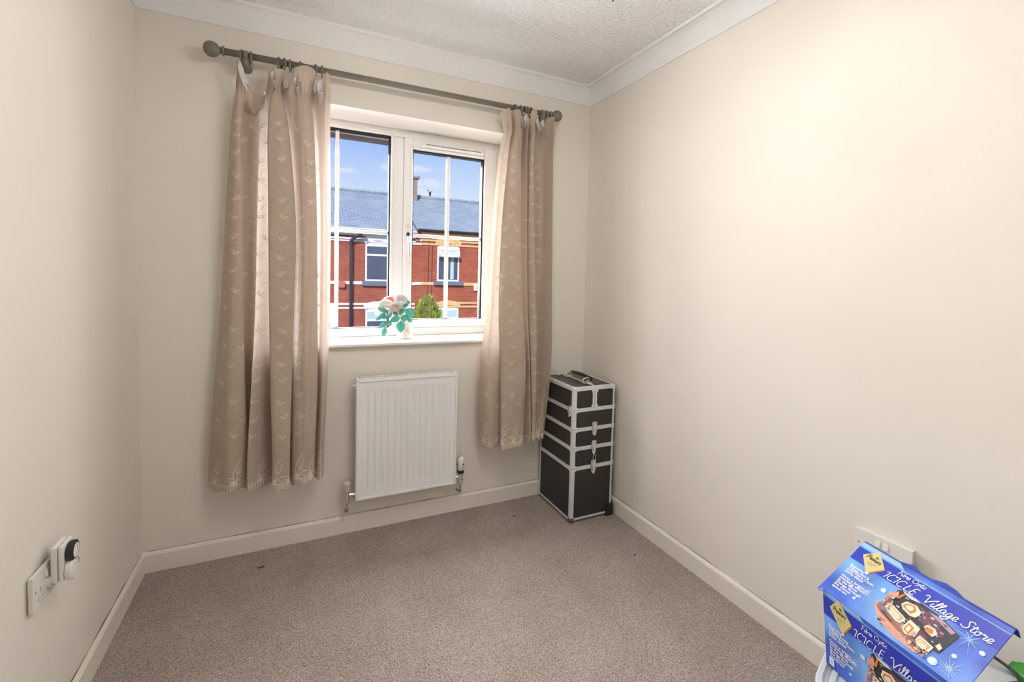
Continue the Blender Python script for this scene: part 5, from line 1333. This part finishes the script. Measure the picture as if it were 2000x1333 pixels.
# downpipe, alarm box, vents, cables
pa = at(685.5, 500, HY).x
MB().tube(spline([(at(708, 456, HY).x, HY-.30, zy(708, 455)), (at(700, 459, HY).x, HY-.22, zy(700, 460)), (pa, HY-.10, zy(685, 470)), (pa, HY-.09, zy(685, 480))], 5)+[Vector((pa, HY-.09, GZ+.2))], .05, 10).build('downpipe', 'pipe_black', hA, smooth=True)
M['alarm_red'] = mat('faded_red_plastic', (.55, .16, .10), .6, noise=.1); M['alarm_cream'] = mat('cream_plastic_box', (.80, .76, .62), .6, noise=.05)
c_ = at(667, 556, HY); MB().prism([(c_.x+a, HY-.10, c_.z+b_) for a, b_ in ((-.10, .10), (.0, .13), (.10, .10), (.11, -.08), (0, -.11), (-.11, -.08))], (0, .11, 0)).build('alarm_box', 'alarm_red', hA)
c_ = at(928, 562, HY); MB().box(c_.x-.07, c_.x+.07, HY-.08, HY+.01, c_.z-.13, c_.z+.13).build('alarm_box', 'alarm_cream', hB, bevel=.02)
for px in (838, 845):
    MB().tube([(at(px, 470, HY).x, HY-.012, zy(px, 470)), (at(px, 480, HY).x-.02, HY-.012, zy(px, 560)), (at(px, 480, HY).x, HY-.012, GZ+.3)], .010, 6).build('cable', 'pipe_black', hB)
# chimney on the party wall and an aerial
cp = at(803, 378, RY)
ch = MB(); ch.box(cp.x-.36, cp.x+.16, RY-.45, RY+.45, ZRD-.6, at(803, 352, RY).z); M['chim'] = mat('weathered_brick', (.36, .29, .26), .9, noise=.3, nscale=5)
chm = ch.build('chimney', 'chim', hB)
MB().box(cp.x-.42, cp.x+.24, RY-.52, RY+.52, at(803, 352, RY).z, at(803, 349, RY).z+.02).build('chimney_cap', 'chim', chm)
ap = at(839, 378, RY)
aer = thing('roof_aerial', (ap.x, RY, ZRD), 'small dark aerial on a thin mast above the roof ridge', 'aerial')
MB().tube([(ap.x, RY, ZRD+.05), (ap.x, RY, ap.z+.05)], .010, 6).build('mast', 'steel', aer)
MB().tube([(ap.x+.02, RY-.02, ap.z-.14), (ap.x+.01, RY-.02, ap.z+.04)], [.03, .055], 8).build('aerial_body', 'pipe_black', aer)
MB().tube([(ap.x-.13, RY-.02, ap.z+.13), (ap.x-.05, RY-.02, ap.z+.11), (ap.x+.01, RY-.02, ap.z+.03), (ap.x+.10, RY-.02, ap.z+.10)], .014, 6).build('aerial_arm', 'pipe_black', aer)
# conifer on the street: clipped cone of leafy sprays
M['conifer'] = mat('yellow_green_conifer', (.55, .62, .10), .8, col2=(.22, .30, .05), nscale=3.5)
tz0 = at(835, 640, 11.5)
tip = at(836, 578, 11.5); tb = at(835, 640, 11.5)
con = thing('conifer_bush', (tip.x, 11.5, GZ), 'yellow-green conifer bush in front of the brick terrace', 'bush')
MB().tube([(tip.x, 11.5, GZ), (tip.x, 11.5, tip.z-.5)], [.10, .03], 8).build('trunk', 'card_brown', con)
fol = MB(); rnd = random.Random(5); Hc = tip.z-GZ-.25
for i in range(11000):
    t_ = rnd.random()**.62; z_ = tip.z-Hc*t_; rr = (.06+.95*min(1, t_*1.55)**.85)*(1+.10*math.sin(t_*40+i % 7))
    a = rnd.random()*2*math.pi; r_ = rr*(.55+.45*rnd.random()**.4); c_ = Vector((tip.x+r_*math.cos(a), 11.5+r_*math.sin(a), z_+rnd.uniform(-.05, .05)))
    out = Vector((math.cos(a), math.sin(a), .9+rnd.random()*.8)).normalized(); sd_ = out.orthogonal().normalized(); sd_ = Matrix.Rotation(rnd.random()*6.28, 3, out) @ sd_
    L = .07+.07*rnd.random(); ww = .018
    fol.add([c_-sd_*ww*.5, c_+out*L*.5-sd_*ww, c_+out*L, c_+out*L*.5+sd_*ww, c_+sd_*ww*.5], [(0, 1, 2, 3, 4)])
fo = fol.build('foliage', 'conifer', con, fix=False); fo['kind'] = 'stuff'
# our own eaves above the window
ev = thing('eaves', (1.0, .55, 2.05), 'brown soffit and dark gutter overhanging the window outside', 'eaves')
MB().box(-1.2, 3.4, .30, .62, 2.110, 2.135).build('soffit_board', 'soffit', ev)
MB().box(-1.2, 3.4, .62, .645, 2.092, 2.26).build('fascia_board', 'fascia', ev)
MB().tube([(-1.2, .70, 2.150), (3.4, .70, 2.150)], .050, 12).build('gutter', 'fascia', ev)
# outer brick skin and outside sill
tag(MB().box(-1.2, -.12, .0, .30, GZ, 2.4).build('outer_wall', 'brick_red'), 'red brick outer wall left of the window', 'wall', kind='structure')
MB_ = MB(); MB_.box(W+.12, 3.4, .0, .30, GZ, 2.4); tag(MB_.build('outer_wall', 'brick_red'), 'red brick outer wall right of the window', 'wall', kind='structure')
tag(MB().box(-.12, W+.12, .0, .30, GZ, -.12).build('outer_wall', 'brick_red'), 'red brick outer wall below the floor', 'wall', kind='structure')
tag(MB().prism([(WX0, YF+.07, .905), (WX0, .36, .895), (WX0, .36, .918), (WX0, YF+.07, .938)], (WX1-WX0, 0, 0)).build('trim_5', 'upvc'), 'white outside window ledge', 'ledge', kind='structure')

# ================================================================== ceiling light (only its pointed tips reach into the picture)
LC = Vector((1.19, -1.36, ZCEIL))
M['lampmetal'] = mat('black_iron', (.015, .015, .015), .45, noise=.1)
lamp = thing('ceiling_light', LC, 'black iron ceiling light with pointed drops', 'ceiling light')
MB().lathe([(.055, 0), (.055, -.012), (.02, -.03), (.008, -.035)], LC, (0, 0, 1), 24).build('ceiling_rose', 'lampmetal', lamp, smooth=True)
MB().tube([LC+Vector((0, 0, -.03)), LC+Vector((0, 0, -.17))], .007, 10).build('stem', 'lampmetal', lamp)
MB().lathe([(0, -.05), (.018, -.03), (.026, 0), (.018, .02), (.007, .03)], LC+Vector((0, 0, -.19)), (0, 0, 1), 16).build('hub', 'lampmetal', lamp, smooth=True)
def bulb_material(wt):
    m, nt, b = newmat('lit_bulb'); b.inputs['Base Color'].default_value = (1, .95, .85, 1); b.inputs['Emission Color'].default_value = (1, .96, .90, 1); b.inputs['Emission Strength'].default_value = wt
    return m
M['shade'] = mat('white_enamel_shade', (.85, .85, .82), .4, noise=.02)
NB = 5; RB_ = .032
M['bulb'] = bulb_material(LAMP_WATTS/(math.pi*NB*4*math.pi*RB_*RB_))
tipa = at(1197, 4.5, -1.24); tipb = at(1171, 2.0, -1.24)
ang0 = math.atan2(tipa.y-LC.y, tipa.x-LC.x)
for k in range(NB):
    a = ang0+2*math.pi*k/NB; d_ = Vector((math.cos(a), math.sin(a), 0))
    arm = MB().tube(spline([LC+Vector((0, 0, -.19)), LC+d_*.08+Vector((0, 0, -.235)), LC+d_*.17+Vector((0, 0, -.225)), LC+d_*.20+Vector((0, 0, -.175))], 6), .006, 8).build('arm', 'lampmetal', lamp, smooth=True)
    MB().lathe([(.052, -.006), (.050, .020), (.040, .045), (.018, .060), (.0, .062)], LC+d_*.20+Vector((0, 0, -.205)), (0, 0, 1), 20).build('shade', 'shade', arm, smooth=True)
    MB().lathe([(0, -RB_*1.0), (RB_*.6, -RB_*.8), (RB_*.95, -RB_*.3), (RB_, 0), (RB_*.9, RB_*.45), (RB_*.55, RB_*.85), (0, RB_)], LC+d_*.20+Vector((0, 0, -.215)), (0, 0, 1), 16).build('bulb_offscreen', 'bulb', arm, smooth=True)
for T in (tipa, tipb):
    MB().lathe([(0, 0), (.006, .014), (.009, .030), (.005, .044), (.0015, .050), (.0015, max(.06, (LC.z-.20)-T.z))], T, (0, 0, 1), 10).build('pointed_drop', 'lampmetal', lamp, smooth=True)
    MB().tube([LC+Vector((0, 0, -.20)), Vector((T.x, T.y, max(T.z+.06, LC.z-.20)))], .003, 6).build('drop_arm', 'lampmetal', lamp)
